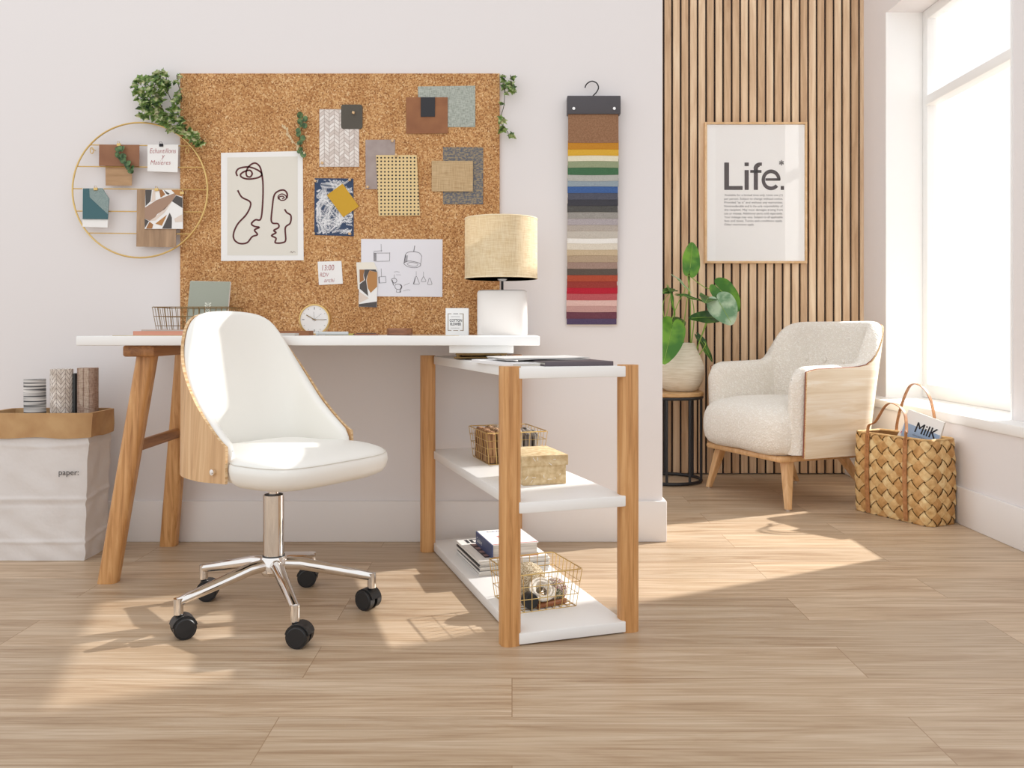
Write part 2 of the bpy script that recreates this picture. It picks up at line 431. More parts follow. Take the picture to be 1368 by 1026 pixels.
class Flat:
    def __init__(s, Y): s.Y = Y; s.b = bm_new()
    def p(s, x, y, lift=0.0): return Vector((WX(x, s.Y), s.Y - lift, WZ(y, s.Y)))
    def sheet(s, pts, th=.0012, mi=0, curl=0.0):
        A = [s.b.verts.new(s.p(x, y)) for x, y in pts]; B = [s.b.verts.new(s.p(x, y) + Vector((0, th, 0))) for x, y in pts]
        n = len(pts)
        for i in range(n):
            f = s.b.faces.new((A[i], A[(i+1) % n], B[(i+1) % n], B[i])); f.material_index = mi
        cap(s.b, A, mi); cap(s.b, B, mi, True); return s
    def rect(s, x0, y0, x1, y1, th=.0012, mi=0): return s.sheet([(x0, y0), (x1, y0), (x1, y1), (x0, y1)], th, mi)
    def poly(s, pts, mi, lift=.0005):
        f = s.b.faces.new([s.b.verts.new(s.p(x, y, lift)) for x, y in pts]); f.material_index = mi; return s
    def stroke(s, pts, w, mi, lift=.0006, k=6, closed=False):
        P = catmull([Vector((x, y, 0)) for x, y in pts], k, closed); N = len(P); L = []
        for i, p in enumerate(P):
            d = (P[(i+1) % N] - P[i-1]) if closed else (P[min(i+1, N-1)] - P[max(i-1, 0)])
            d = d.normalized() if d.length > 1e-9 else Vector((1, 0, 0)); nn = Vector((-d.y, d.x, 0)) * w/2
            L.append((s.b.verts.new(s.p(p.x+nn.x, p.y+nn.y, lift)), s.b.verts.new(s.p(p.x-nn.x, p.y-nn.y, lift))))
        R_ = range(N) if closed else range(N-1)
        for i in R_:
            a, c = L[i], L[(i+1) % N]
            f = s.b.faces.new((a[0], c[0], c[1], a[1])); f.material_index = mi
        return s
    def text(s, str_, x, y, size_px, mi, lift=.0006, off=0.0, shear=0, align='LEFT', space=1, w=None, tilt=0):
        k = s.Y / FPX
        m = Matrix.Translation(s.p(x, y, lift)) @ Matrix.Rotation(PI/2, 4, 'X') @ Matrix.Rotation(tilt, 4, 'Z')
        textgeo(s.b, str_, size_px*k, m, mi, off*k, shear, align, space, w*k if w else None); return s
    def done(s, name, label, cat, mats, group=None, at=None):
        vs = [v.co for v in s.b.verts]
        c = at or (sum((v.x for v in vs))/len(vs), s.Y, min(v.z for v in vs))
        return mesh_at(name, label, cat, s.b, mats, c, group)

def Z1(x, y): return (84 + x/4.0235, 113 + y/4.0235)      # first detail view of the photo
def Z4(x, y): return (400 + x/4.0235, 113 + y/4.0235)
def Z5(x, y): return (470 + x/9.33, 310 + y/9.33)
L1 = YC - .0018   # first layer of paper on the cork
L2 = YC - .0042   # things pinned over other things
L3 = YC - .0066

# line drawing poster
f = Flat(L1); f.sheet([Z1(850, 367), Z1(1289, 357), Z1(1294, 944), Z1(850, 948)])
f.poly([Z1(884, 392), Z1(1262, 386), Z1(1262, 918), Z1(884, 918)], 1)
def s1(pts, w=2.2): f.stroke([Z1(*p) for p in pts], w, 2, .0009)
s1([(938, 492), (932, 470), (950, 450), (1000, 443), (1048, 460), (1070, 482), (1050, 500), (1000, 508), (965, 500), (955, 484), (975, 468), (1005, 461), (1018, 478), (1008, 496), (990, 492), (986, 470), (1000, 440), (1030, 422), (1055, 436), (1068, 470), (1076, 540), (1074, 640), (1064, 722), (1035, 727), (1014, 748), (1030, 762), (1056, 768), (1030, 782), (1046, 806), (1018, 818), (990, 850), (950, 854), (922, 834), (918, 800), (940, 750), (985, 700), (1008, 655), (1004, 628), (962, 605), (940, 568)])
s1([(1160, 618), (1158, 600), (1178, 588), (1200, 600), (1196, 618), (1172, 622), (1162, 606), (1180, 600), (1190, 608), (1178, 614)], 1.5)
s1([(1204, 612), (1206, 588), (1190, 568), (1160, 572), (1136, 596), (1126, 660), (1122, 738), (1156, 748), (1160, 768), (1134, 784), (1146, 796), (1122, 812), (1146, 826), (1142, 850), (1180, 850), (1198, 835), (1196, 770), (1222, 745), (1226, 705), (1204, 688), (1192, 670)])
f.text('Mayol', *Z1(1222, 905), 3.2, 2, .0009, shear=.4) if 0 else f.stroke([Z1(1222, 904), Z1(1228, 896), Z1(1233, 905), Z1(1240, 898), Z1(1250, 902)], .45, 2, .0009)
f.done('art_print', 'large white poster with two maroon one-line faces pinned on the cork board', 'poster', ['paper', 'beigeprint', 'maroon'])

# herringbone tile sheet
f = Flat(L1); x0, y0 = Z4(107, 132); x1, y1 = Z4(321, 442); f.rect(x0, y0, x1, y1, .002)
cw = (x1-x0)/8; hh = 5.2; rr_ = random.Random(3)
for ci in range(8):
    xa = x0 + ci*cw; s_ = 1 if ci % 2 else -1
    yy = y0 - 14
    while yy < y1 + 10:
        q = [(xa+.35, yy), (xa+cw-.35, yy + s_*cw*.75), (xa+cw-.35, yy + s_*cw*.75 + hh - .8), (xa+.35, yy + hh - .8)]
        ys = [p[1] for p in q]
        if max(ys) > y0 and min(ys) < y1:
            q = [(p[0], min(max(p[1], y0+.2), y1-.2)) for p in q]
            if len(set(round(p[1], 2) for p in q)) > 1 and abs(q[0][1]-q[3][1]) + abs(q[1][1]-q[2][1]) > .3: f.poly(q, rr_.choice((1, 1, 2, 3)), .0006)
        yy += hh
f.done('tile_sample', 'pale sample sheet with a beige herringbone tile pattern on the cork board', 'material sample',
       [pbr('tile_grout', '#b9a99f', .8), pbr('tile_a', '#e6dcd5', .6), pbr('tile_b', '#d8cbc3', .6), pbr('tile_c', '#efe8e2', .6)])
def rr_px(x0, y0, x1, y1, r, k=4):
    return [(a, b) for a, b in rrect((x0+x1)/2, (y0+y1)/2, x1-x0, y1-y0, r, k)]
def swatch(name, label, pts, mat, L, th=.002, r=0, cat='fabric sample'):
    f = Flat(L); f.sheet(pts, th); return f.done(name, label, cat, [mat])
swatch('felt_sample', 'small dark grey felt square with rounded corners over the herringbone sheet', rr_px(*Z4(224, 107), *Z4(339, 238), 3.5),
       fabric('felt_dark', '#4b463f', '#6a655c', 500), L2)
swatch('suede_sample', 'mauve grey suede sheet tucked behind the cane webbing sample', [Z4(355, 297), Z4(514, 296), Z4(512, 562), Z4(356, 562)],
       pbr('suede_mauve', '#a3948f', .95, noise=(25, '#ad9f9a', 3)), L1)
swatch('cane_webbing', 'rectangle of cane webbing with dark holes pinned on the cork board', [Z4(412, 379), Z4(630, 379), Z4(648, 704), Z4(426, 705)], 'cane', L2, cat='material sample')
swatch('linen_swatch', 'sage grey linen swatch at the top edge of the cork board', [Z4(636, 10), Z4(945, 6), Z4(945, 228), Z4(790, 228), Z4(640, 100)],
       mat_weavy('sage_linen', '#8f958a', '#bcc1b8', 420, 60), L1)
swatch('leather_swatch', 'brown leather square pinned over the sage grey linen swatch', [Z4(573, 68), Z4(797, 68), Z4(797, 262), Z4(574, 264)],
       pbr('brown_leather', '#8a5735', .6, noise=(14, '#9d6740', 4)), L2, cat='leather sample')
swatch('black_swatch', 'small black square on the brown leather square', [Z4(652, 68), Z4(729, 68), Z4(728, 172), Z4(652, 173)], pbr('black_swatch_mat', '#2b2a2e', .6), L3)
swatch('carpet_swatch', 'blue grey and ochre patterned carpet sample behind the beige linen one', [Z4(772, 336), Z4(988, 337), Z4(987, 643), Z4(772, 643)],
       fabric('carpet_mix', '#64666f', '#9c8d74', 130, stretch=(.8, 1, 1.3), lo=.42, hi=.6), L1, .004)
swatch('beige_linen', 'beige ribbed linen rectangle pinned over the blue grey carpet sample', [Z4(711, 410), Z4(933, 411), Z4(932, 574), Z4(711, 574)],
       mat_weavy('beige_rib', '#b3946b', '#cfb48c', 500, 20), L3)
f = Flat(L1); f.sheet([Z4(82, 503), Z4(290, 505), Z4(292, 815), Z4(80, 808)])
rf = random.Random(21); fx0, fy0, fx1, fy1 = 421.5, 239.5, 471.5, 313.5
def inside(pts): return all(fx0 < x < fx1 and fy0 < y < fy1 for x, y in pts)
for gi in range(62):
    x, y, a = rf.uniform(fx0, fx1), rf.uniform(fy0, fy1), rf.uniform(0, 2*PI); bend = rf.uniform(-.09, .09); spine = []
    for k in range(13):
        x += math.cos(a)*2.0; y += math.sin(a)*2.0; a += bend; spine.append((x, y))
        ll = 5.6*(1 - abs(k-4)/14)
        for sg in (-1, 1):
            b_ = a + sg*.95; c_, s_ = math.cos(b_), math.sin(b_)
            q = [(x, y), (x + c_*ll*.5 - s_*.55, y + s_*ll*.5 + c_*.55), (x + c_*ll, y + s_*ll), (x + c_*ll*.5 + s_*.55, y + s_*ll*.5 - c_*.55)]
            if inside(q): f.poly(q, 1, .0006 + .00001*gi)
f.done('fern_wallpaper', 'navy and white fern patterned wallpaper sample under the mustard square', 'wallpaper sample', ['fern', pbr('fern_white', '#e8e8ea', .85)])
swatch('mustard_swatch', 'mustard yellow cloth square turned on its corner over the fern wallpaper', [Z4(232, 532), Z4(320, 655), Z4(235, 713), Z4(147, 594)],
       fabric('mustard', '#c4962c', '#d8ac3e', 500), L2)

# sketch of lamps
f = Flat(L1); f.sheet([Z5(115, 85), Z5(1130, 90), Z5(1128, 808), Z5(118, 800)])
def s5(pts, w=.5, k=4, cl=False): f.stroke([Z5(*p) for p in pts], w, 1, .0008, k, cl)
def poly5(*pts, w=.45):
    for a, c in zip(pts, pts[1:]): s5([a, c], w)
poly5((365, 150), (367, 245)); poly5((278, 240), (380, 232)); poly5((275, 245), (275, 360), (320, 366), (470, 362), (474, 255)); poly5((275, 262), (474, 262))
for i in range(5): poly5((280+i*6, 262), (282+i*6, 358), w=.35)
s5([(785, 170), (772, 245)], .9)
s5([(668, 280), (700, 252), (770, 245), (840, 260), (872, 300)], .6); poly5((668, 280), (652, 385), w=.8); poly5((872, 300), (855, 420))
s5([(652, 385), (700, 362), (770, 368), (850, 392), (850, 425), (790, 445), (700, 432), (655, 400)], .6, cl=True)
s5([(690, 395), (740, 378), (820, 395), (800, 425), (720, 418)], .45, cl=True)
for i in range(5): poly5((664+i*8, 290), (656+i*8, 372), w=.35)
poly5((366, 455), (370, 555)); poly5((335, 560), (422, 552), (428, 630), (338, 636), (335, 560)); poly5((342, 560), (344, 634), w=.8)
poly5((530, 530), (528, 575)); s5([(500, 585), (540, 578), (562, 605), (540, 635), (505, 620)], .7, cl=True); s5([(505, 600), (520, 665)], .9)
s5([(540, 660), (590, 650), (620, 680), (600, 715), (548, 705)], .6, cl=True); s5([(605, 655), (622, 680), (606, 715)], 1.4); poly5((560, 715), (556, 750), (608, 752), (610, 715)); s5([(600, 730), (604, 750)], 1.2)
poly5((650, 665), (720, 635), w=.3); poly5((640, 735), (700, 718), (730, 724), w=.3); poly5((528, 498), (560, 492), (595, 500), w=.4); poly5((552, 532), (612, 534), w=.3)
for cx_, top, y0_, y1_, w_ in ((803, 490, 555, 650, 40), (893, 495, 560, 618, 32), (970, 575, 575, 655, 30)):
    poly5((cx_, top), (cx_, y0_), w=.35); poly5((cx_-6, y0_), (cx_-w_+4, y1_-8), (cx_-w_+8, y1_), (cx_+w_-6, y1_), (cx_+w_, y1_-10), (cx_+6, y0_), (cx_-6, y0_))
poly5((792, 565), (772, 645), w=1.0)
f.done('lamp_sketch', 'white landscape sheet with pencil sketches of hanging lamps on the cork board', 'drawing', ['paper2', 'inkgrey'])

# abstract cards
f = Flat(L2); f.sheet([Z5(55, 378), Z5(275, 375), Z5(318, 470), Z5(318, 740), Z5(75, 712)])
f.done('cream_card', 'narrow cream card behind the brown and grey abstract strip', 'card', [pbr('card_cream', '#efe8da', .85)])
f = Flat(L3); f.sheet([Z5(92, 465), Z5(300, 462), Z5(318, 480), Z5(312, 938), Z5(86, 930)])
f.poly([Z5(95, 468), Z5(160, 468), Z5(145, 540), Z5(152, 600), Z5(98, 635)], 1)
f.poly([Z5(160, 467), Z5(298, 466), Z5(316, 500), Z5(222, 478), Z5(190, 545), Z5(178, 600), Z5(205, 798), Z5(98, 705), Z5(98, 650), Z5(165, 598), Z5(150, 545)], 2)
f.poly([Z5(222, 480), Z5(316, 502), Z5(316, 680), Z5(235, 758), Z5(200, 700), Z5(185, 600), Z5(198, 530)], 3)
f.poly([Z5(92, 740), Z5(212, 825), Z5(92, 885)], 4); f.poly([Z5(88, 898), Z5(312, 866), Z5(311, 937), Z5(87, 929)], 2)
AB = ['paper', pbr('abs_brown', '#a5744a', .8), pbr('abs_grey', '#575250', .8), pbr('abs_tan', '#b98653', .8), pbr('abs_pink', '#e3d3c6', .8)]
f.done('abstract_strip', 'tall abstract print of brown and dark grey shapes left of the lamp sketches', 'card', AB)
f = Flat(L1); f.sheet([(424.3, 349.6), (456, 348.6), (458, 379), (426, 380.8)])
f.text('13:00', 430.5, 361.5, 11, 1, .0008, -.12, .1, tilt=.03, w=16); f.text('RDV', 427.5, 369.8, 8, 1, .0008, -.1, .15, w=12); f.text('archi', 433, 377, 8, 1, .0008, -.1, .25, w=14)
f.done('memo_note', 'small square note reading 13:00 RDV above the round clock', 'note', ['paper', 'redink'])

# cube push pins
def pin(x, y, Y, what, rz=.3):
    b = bm_new(); s_ = .0042; c = W(x, y, Y)
    box(b, (-s_, -.010, -s_), (s_, -.002, s_), .0006); cyl(b, (0, -.002, 0), (0, .004, 0), .0006, n=6)
    o = obj('push_pin', b, pbr('pin_wood', '#dcb98c', .6), None); o.location = c; o.rotation_euler = (0, rz, 0)
    tag(o, what, 'pin')
pin(472.5, 151, L2, 'pale wooden cube pin on the dark grey felt square')
pin(430.8, 218, L1, 'wooden cube pin at the lower left corner of the herringbone sheet')
pin(524.5, 188.5, L1, 'wooden cube pin at the top corner of the mauve suede sheet')
pin(529.5, 207.5, L2, 'wooden cube pin at the top edge of the cane webbing')
pin(491.5, 250, L1, 'wooden cube pin at the bottom corner of the mauve suede sheet')
pin(421.5, 242, L1, 'wooden pin at the upper left corner of the fern wallpaper')
pin(467.5, 240.5, L1, 'wooden pin at the upper right corner of the fern wallpaper')
pin(419.5, 312, L1, 'wooden pin at the lower left corner of the fern wallpaper')
pin(467.5, 312.5, L1, 'wooden pin at the lower right corner of the fern wallpaper')

# ============================================================ BRASS HOOP MEMO BOARD
YH = 3.098
hc = W(187, 254, YH); RH = 90.2*YH/FPX
t = thing('wire_hoop_board', 'round brass wire memo board hanging over the left edge of the cork board', 'memo board', (hc.x, YH, hc.z))
b = bm_new(); tube(b, [Vector((RH*math.cos(a*PI/36), 0, RH*math.sin(a*PI/36))) for a in range(72)], .0032, 8, closed=True); obj('hoop', b, 'gold', t, smooth=True)
for py in (194.2, 223, 252.6, 282.6, 312):
    dz = WZ(py, YH) - hc.z; hw = math.sqrt(RH**2 - dz**2)
    b = bm_new(); cyl(b, (-hw, .001, dz+.002), (hw, .001, dz-.002), .0021, n=8); obj('rod', b, 'gold', t, smooth=True)
for px in (122, 249.5):
    c = W(px, 200, YH) - Vector((hc.x, YH, hc.z)); b = bm_new()
    tube(b, [c + Vector((.006*math.cos(a), .004, -.002+.011*math.sin(a))) for a in [i*PI/8 for i in range(16)]], .0016, 6, closed=True)
    cyl(b, c+Vector((0, .002, .004)), c+Vector((0, .03 if px < 200 else .018, .004)), .0016, n=6)
    obj('hanging_hook', b, 'gold', t, smooth=True)
def Zh(x, y): return (100 + x/6.4125, 180 + y/6.4125)
HL, HF = YH - .0045, YH - .0085
HB = YH + .0035
swatch('oak_veneer', 'square of oak veneer below the rust brown leather piece on the hoop board', [Zh(262, 230), Zh(488, 230), Zh(488, 435), Zh(264, 435)],
       wood('oak_veneer_mat', '#c8a27b', '#a37e58', (3, 20, 26), .6), HB, cat='veneer sample')
f = Flat(HL); f.sheet([Zh(208, 84), Zh(552, 86), Zh(550, 270), Zh(206, 266)], .002)
f.done('rust_leather', 'rust brown leather piece clipped behind the eucalyptus on the hoop board', 'leather sample', [pbr('rust_leather_mat', '#8d5f43', .65, noise=(10, '#a07050', 4))])
f = Flat(HL); f.sheet([Zh(622, 84), Zh(886, 84), Zh(880, 322), Zh(622, 312)])
f.text('Echantillons', *Zh(642, 158), 9.4, 1, .0008, -.12, .25, w=35, tilt=.0); f.text('y', *Zh(742, 200), 9, 1, .0008, -.12, .2); f.text('Matières', *Zh(648, 256), 8.5, 1, .0008, -.12, .25, w=27)
f.done('title_note', 'white note with red handwriting clipped on the upper right of the hoop board', 'note', ['paper', 'redink'])
f = Flat(HL); f.sheet([Zh(64, 458), Zh(240, 456), Zh(292, 545), Zh(280, 795), Zh(66, 788)])
f.done('white_backing_card', 'white card behind the teal fabric on the left of the hoop board', 'card', ['paper'])
f = Flat(HF); f.sheet([Zh(68, 460), Zh(236, 458), Zh(294, 548), Zh(282, 724), Zh(66, 722)], .002)
f.poly([Zh(125, 460), Zh(236, 459), Zh(293, 548), Zh(284, 680), Zh(240, 640), Zh(180, 585), Zh(128, 535)], 1, .0008)
f.done('teal_fabric', 'teal and grey green fabric piece on the left of the hoop board', 'fabric sample', [fabric('teal', '#3f5f66', '#557a80', 500), fabric('greygreen', '#7f918f', '#99a8a5', 500)])
swatch('walnut_veneer', 'long grey brown wood veneer behind the abstract card on the hoop board', [Zh(532, 468), Zh(868, 468), Zh(865, 964), Zh(526, 958)],
       wood('walnut_veneer_mat', '#bb9a7a', '#8f7156', (26, 20, 3), .6), HL, cat='veneer sample')
f = Flat(HF); f.sheet([Zh(604, 470), Zh(922, 470), Zh(926, 806), Zh(598, 806)])
f.poly([Zh(604, 472), Zh(660, 472), Zh(648, 570), Zh(606, 612)], 2); f.poly([Zh(668, 472), Zh(688, 472), Zh(690, 560), Zh(655, 580)], 4)
f.poly([Zh(722, 472), Zh(748, 472), Zh(775, 512), Zh(735, 540)], 1); f.poly([Zh(762, 472), Zh(812, 505), Zh(800, 515), Zh(782, 505)], 2)
f.poly([Zh(825, 472), Zh(920, 472), Zh(922, 530), Zh(868, 515)], 3)
f.poly([Zh(600, 625), Zh(700, 560), Zh(855, 500), Zh(868, 515), Zh(830, 572), Zh(768, 640), Zh(705, 680), Zh(690, 705), Zh(640, 738), Zh(598, 718)], 5)
f.poly([Zh(868, 520), Zh(922, 540), Zh(922, 628), Zh(832, 570)], 2); f.poly([Zh(640, 738), Zh(690, 705), Zh(830, 575), Zh(770, 665), Zh(690, 735)], 4)
f.poly([Zh(598, 720), Zh(635, 740), Zh(600, 800)], 2); f.poly([Zh(640, 745), Zh(672, 768), Zh(662, 804), Zh(610, 804)], 1)
f.poly([Zh(690, 762), Zh(790, 685), Zh(745, 780)], 3); f.poly([Zh(812, 668), Zh(832, 710), Zh(830, 804), Zh(748, 804), Zh(775, 750)], 2)
f.poly([Zh(852, 720), Zh(922, 680), Zh(922, 745), Zh(860, 750)], 4)
f.done('abstract_card', 'abstract card of brown, black and white shapes on the lower right of the hoop board', 'card', AB[:5] + [pbr('abs_taupe', '#a98a76', .8)])
for px, py, YY, s_ in ((159, 193.5, HL, 'gold clip holding the rust leather and eucalyptus on the hoop board'), (215.6, 194, HL, 'black clip holding the red handwritten note'),
                   (128.2, 252.6, HF, 'silvery clip holding the teal fabric'), (209.5, 253.4, HF, 'gold clip holding the abstract card'), (243.5, 258, HF, 'gold hook clip at the right corner of the abstract card')):
    c = W(px, py, YY); b = bm_new(); box(b, (-.007, -.004, -.005), (.007, .001, .005), .001)
    tube(b, [Vector((-.004, -.002, .004)), Vector((-.003, -.006, .011)), Vector((.003, -.006, .011)), Vector((.004, -.002, .004))], .0008, 6)
    o = obj('binder_clip', b, 'ink' if 'black' in s_ else 'gold', smooth=30); o.location = c; tag(o, s_, 'clip')

# sprigs: small round leaves on a stem
def disc_leaf(b, c, n_, r, mi=0, asp=1.0, up=Vector((0, 0, 1))):
    n_ = n_.normalized(); u = up.cross(n_); u = u.normalized() if u.length > 1e-3 else Vector((1, 0, 0)); v = n_.cross(u)
    k = 9; P = [b.verts.new(c + u*math.cos(2*PI*i/k)*r*asp + v*math.sin(2*PI*i/k)*r + n_*r*.22*(abs(math.cos(2*PI*i/k)))) for i in range(k)]
    q = b.verts.new(c)
    for i in range(k):
        f_ = b.faces.new((q, P[i], P[(i+1) % k])); f_.material_index = mi; f_.smooth = True
def sprig(name, label, pts_px, Y, mats, lr, n, seed, tri=False, rstem=.0012):
    rnd = random.Random(seed); P = [W(x, y, Y) for x, y in pts_px]; o0 = P[0].copy()
    C_ = catmull(P, 8); t = thing(name, label, 'sprig', o0)
    b = bm_new(); tube(b, [p - o0 for p in C_], rstem, 6); obj('stem', b, mats[1], t, smooth=True)
    b = bm_new()
    for i in range(n):
        p = C_[int(i/(n-1)*(len(C_)-1))] - o0
        off = Vector((rnd.uniform(-1, 1), rnd.uniform(-.35, -.05), rnd.uniform(-.5, .5))) * lr*.95
        disc_leaf(b, p + off, Vector((rnd.uniform(-.5, .5), -1, rnd.uniform(-.4, .5))), lr*rnd.uniform(.7, 1.1), asp=.5 if tri else .9)
    obj('leaves', b, mats[0], t, smooth=True); return t
sprig('eucalyptus_sprig', 'eucalyptus sprig with round leaves clipped over the rust leather on the hoop board', [(160, 197), (158, 206), (165, 214), (170, 222), (178, 228)], HF - .006, ('euc', 'vine'), .0125, 17, 2)
sprig('eucalyptus_sprig', 'dark eucalyptus sprig pinned at the top right corner of the line drawing poster', [(404, 208), (401, 190), (401, 178), (405, 166), (404, 155)], L1 - .008, ('euc', 'vine'), .0115, 14, 5)
sprig('dried_flower_sprig', 'dried cream flower sprig leaning left at the corner of the line drawing poster', [(405, 206), (395, 193), (388, 183), (382, 172), (379, 169)], L1 - .006, ('dried', 'dried'), .0065, 26, 8, True)

# ============================================================ IVY
def ivy_leaf(b, c, dirv, nrm, L, mi=0):
    d = dirv.normalized(); n_ = nrm - d*nrm.dot(d); n_ = n_.normalized() if n_.length > 1e-3 else Vector((0, -1, 0)); s_ = d.cross(n_)
    half = [(0, .0), (.02, .2), (-.12, .42), (.18, .38), (.32, .62), (.46, .30), (.62, .26), (1.0, 0)]
    mid = [b.verts.new(c + d*L*x) for x in (0, .3, .6)]; tip = b.verts.new(c + d*L + n_*(-.08*L))
    for sg in (1, -1):
        P = [b.verts.new(c + d*L*x + s_*(sg*y*L) + n_*(-.18*y*L)) for x, y in half[1:-1]]
        for q in ((mid[0], P[0], P[1], P[2]), (mid[0], P[2], P[3], mid[1]), (mid[1], P[3], P[4], mid[2]), (mid[2], P[4], P[5], tip)):
            f_ = b.faces.new(q); f_.material_index = mi; f_.smooth = True
def ivy(label, vines, Y, seed, L=.033):
    rnd = random.Random(seed); o0 = W(*vines[0][0][0], Y)
    t = thing('ivy_plant', label, 'ivy', o0)
    sb, lb = bm_new(), bm_new()
    for pts, n, spread in vines:
        P = catmull([W(x, y, Y - (.0 if i == 0 else dy)) for i, ((x, y), dy) in enumerate(zip(pts, [.01 + .03*rnd.random() for _ in pts]))], 8)
        tube(sb, [p - o0 for p in P], .0013, 6)
        for i in range(n):
            p = P[int((i+.5)/n*(len(P)-1))] - o0
            d = Vector((rnd.uniform(-1, 1), rnd.uniform(-.6, .1), rnd.uniform(-1, .25)))
            off = Vector((rnd.uniform(-1, 1), rnd.uniform(-.5, 0), rnd.uniform(-.8, .8))) * spread
            q = p + off; tube(sb, [p, (p + q)/2 + Vector((0, 0, -.004)), q], .0006, 4)
            ivy_leaf(lb, q, d, Vector((rnd.uniform(-.6, .6), -1, rnd.uniform(-.1, .9))), L*rnd.uniform(.6, 1.15))
    obj('stems', sb, 'vine', t, smooth=True); obj('foliage', lb, 'ivy', t, smooth='keep'); return t
ivy('dense variegated ivy hanging over the top of the brass hoop',
    [([(206, 100), (196, 112), (192, 124), (200, 136), (206, 150)], 26, .016), ([(215, 100), (206, 118), (214, 138), (222, 156), (230, 170)], 34, .018),
     ([(206, 145), (216, 158), (228, 168), (240, 172), (252, 176), (262, 182), (273, 188)], 38, .012), ([(222, 100), (224, 122), (232, 140), (238, 150), (240, 165)], 12, .012),
     ([(236, 100), (238, 112), (242, 126), (243, 136)], 7, .006), ([(210, 100), (222, 108), (214, 124), (206, 134)], 20, .018), ([(190, 100), (184, 116), (190, 132), (196, 146), (192, 158)], 16, .010)], YC - .02, 11)
ivy('short ivy trail with few leaves at the right edge of the cork board',
    [([(672, 100), (673, 114), (674, 124)], 5, .006), ([(682, 100), (684, 114), (688, 122)], 6, .008), ([(674, 100), (674, 128), (673, 142), (670, 154), (671, 168), (678, 176), (680, 184)], 5, .013)], YC - .01, 4, .034)

# ============================================================ FABRIC SWATCH HANGER
YS = YW - .004
t0 = W(792, 131, YS); t = thing('fabric_swatch_book', 'long hanging sample book of overlapping fabric swatches in many colours on the wall', 'swatch book', (t0.x, YW - .02, WZ(434, YS)))
oo = Vector(t.location)
def sb_box(name, x0, y0, x1, y1, ya, yb, mat, bev=.001, par=None):
    b = bm_new(); lo = W(x0, y1, YS); hi = W(x1, y0, YS)
    box(b, (lo.x-oo.x, ya-oo.y, lo.z-oo.z), (hi.x-oo.x, yb-oo.y, hi.z-oo.z), bev); return obj(name, b, mat, par or t, smooth=30)
hd = sb_box('header_bar', 757, 131.3, 827.6, 155.5, YW - .04, YW - .004, 'hanger', .002)
for px in (765.5, 819):
    b = bm_new(); c = W(px, 148.5, YS) - oo; cyl(b, (c.x, YW-.043-oo.y, c.z), (c.x, YW-.039-oo.y, c.z), .0052, .0052, 16); obj('rivet', b, 'chrome', hd, smooth=True)
b = bm_new(); hk = [(792.5, 132), (792.5, 128), (797, 123), (799.5, 117), (797, 111), (790.5, 108.5), (784, 112), (781.5, 117)]
tube(b, catmull([W(x, y, YW-.02)-oo for x, y in hk], 6), .0022, 8); obj('hook', b, 'blackmetal', t, smooth=True)
SW = [(156,193,'9a7458','8a6448'),(193,201.7,'c58a2d','b97c22'),(201.7,210.2,'dcae3f','d0a030'),(210.2,217.5,'e6e0c8','dcd5bb'),(217.5,226,'9aa383','8a9474'),(226,235,'4a7352','3c6444'),
(235,243,'b9b9b3','a9a9a2'),(243,250.7,'9ba8ae','8593a0'),(250.7,259.3,'4768a0','38588e'),(259.3,267.8,'585a68','4a4c59'),(267.8,276,'45454d','3b3b42'),(276,284.5,'5a5957','4a4947'),
(284.5,293,'a29e99','8d8984'),(293,301.7,'b9b1b4','9c9498'),(301.7,309.5,'b9afa6','a79d94'),(309.5,318.7,'c9c2b8','b9b2a8'),(318.7,325.5,'f0eeea','e6e3de'),(325.5,334,'e0d8ca','d2c9b9'),
(334,342,'cdb99c','bba789'),(342,350.6,'b8a38b','a8937b'),(350.6,359.2,'a68d82','957c70'),(359.2,367.7,'635850','544a43'),(367.7,376,'b3523a','a3452e'),(376,384.5,'9f3f38','8f332d'),
(384.5,392.3,'bd2439','ad1a2e'),(392.3,401,'bf5f63','ae5055'),(401,409,'e3c0b8','d6b0a8'),(409,416.7,'cba19b','b9908a'),(416.7,425.6,'744552','653845'),(425.6,433.4,'5c4d6c','4e405e')]
for i, (ya, yb, c1, c2) in enumerate(SW):
    x0 = 758.4 - .06*i + R.uniform(-.4, .4); x1 = 825.2 - .05*i + R.uniform(-.5, .5)
    yf = YW - .034 + .00085*i; b = bm_new()
    top = ya - (3 if i else 2)
    lo = W(x0, yb + .1, YS); hi = W(x1, top, YS); n = 10; rows = []
    bow = R.uniform(-.0015, .002)
    for th in (0, 1):
        for zz, k in ((hi.z, 0), (lo.z+.004, 1), (lo.z, 2)):
            row = []
            for j in range(n+1):
                u = j/n; z = zz + (bow*math.sin(u*PI)*(-1) if k else 0)
                y = yf + (.0016 if th else 0) - (.0012*math.sin(u*PI) if not th else 0) + (.0006 if (k == 2 and not th) else 0) - (.0 if k == 0 else .0012)
                row.append(b.verts.new((lo.x + (hi.x-lo.x)*u - oo.x, y-oo.y, z-oo.z)))
            rows.append(row)
    def q(r0, r1):
        for j in range(n): b.faces.new((r0[j], r0[j+1], r1[j+1], r1[j]))
    q(rows[0], rows[1]); q(rows[1], rows[2]); q(rows[2], rows[5]); q(rows[5], rows[4]); q(rows[4], rows[3]); q(rows[3], rows[0])
    for e in (0, n): b.faces.new([rows[k][e] for k in (0, 1, 2, 5, 4, 3)])
    obj('fabric_swatch', b, fabric('swatch_%d' % i, '#'+c2, '#'+c1, 420 if i else 200, bumps=.3), t, smooth=30)
sb_box('backing_card', 757.6, 200, 824.5, 435.5, YW-.0065, YW-.005, pbr('backing', '#e9dcd2', .9), 0)

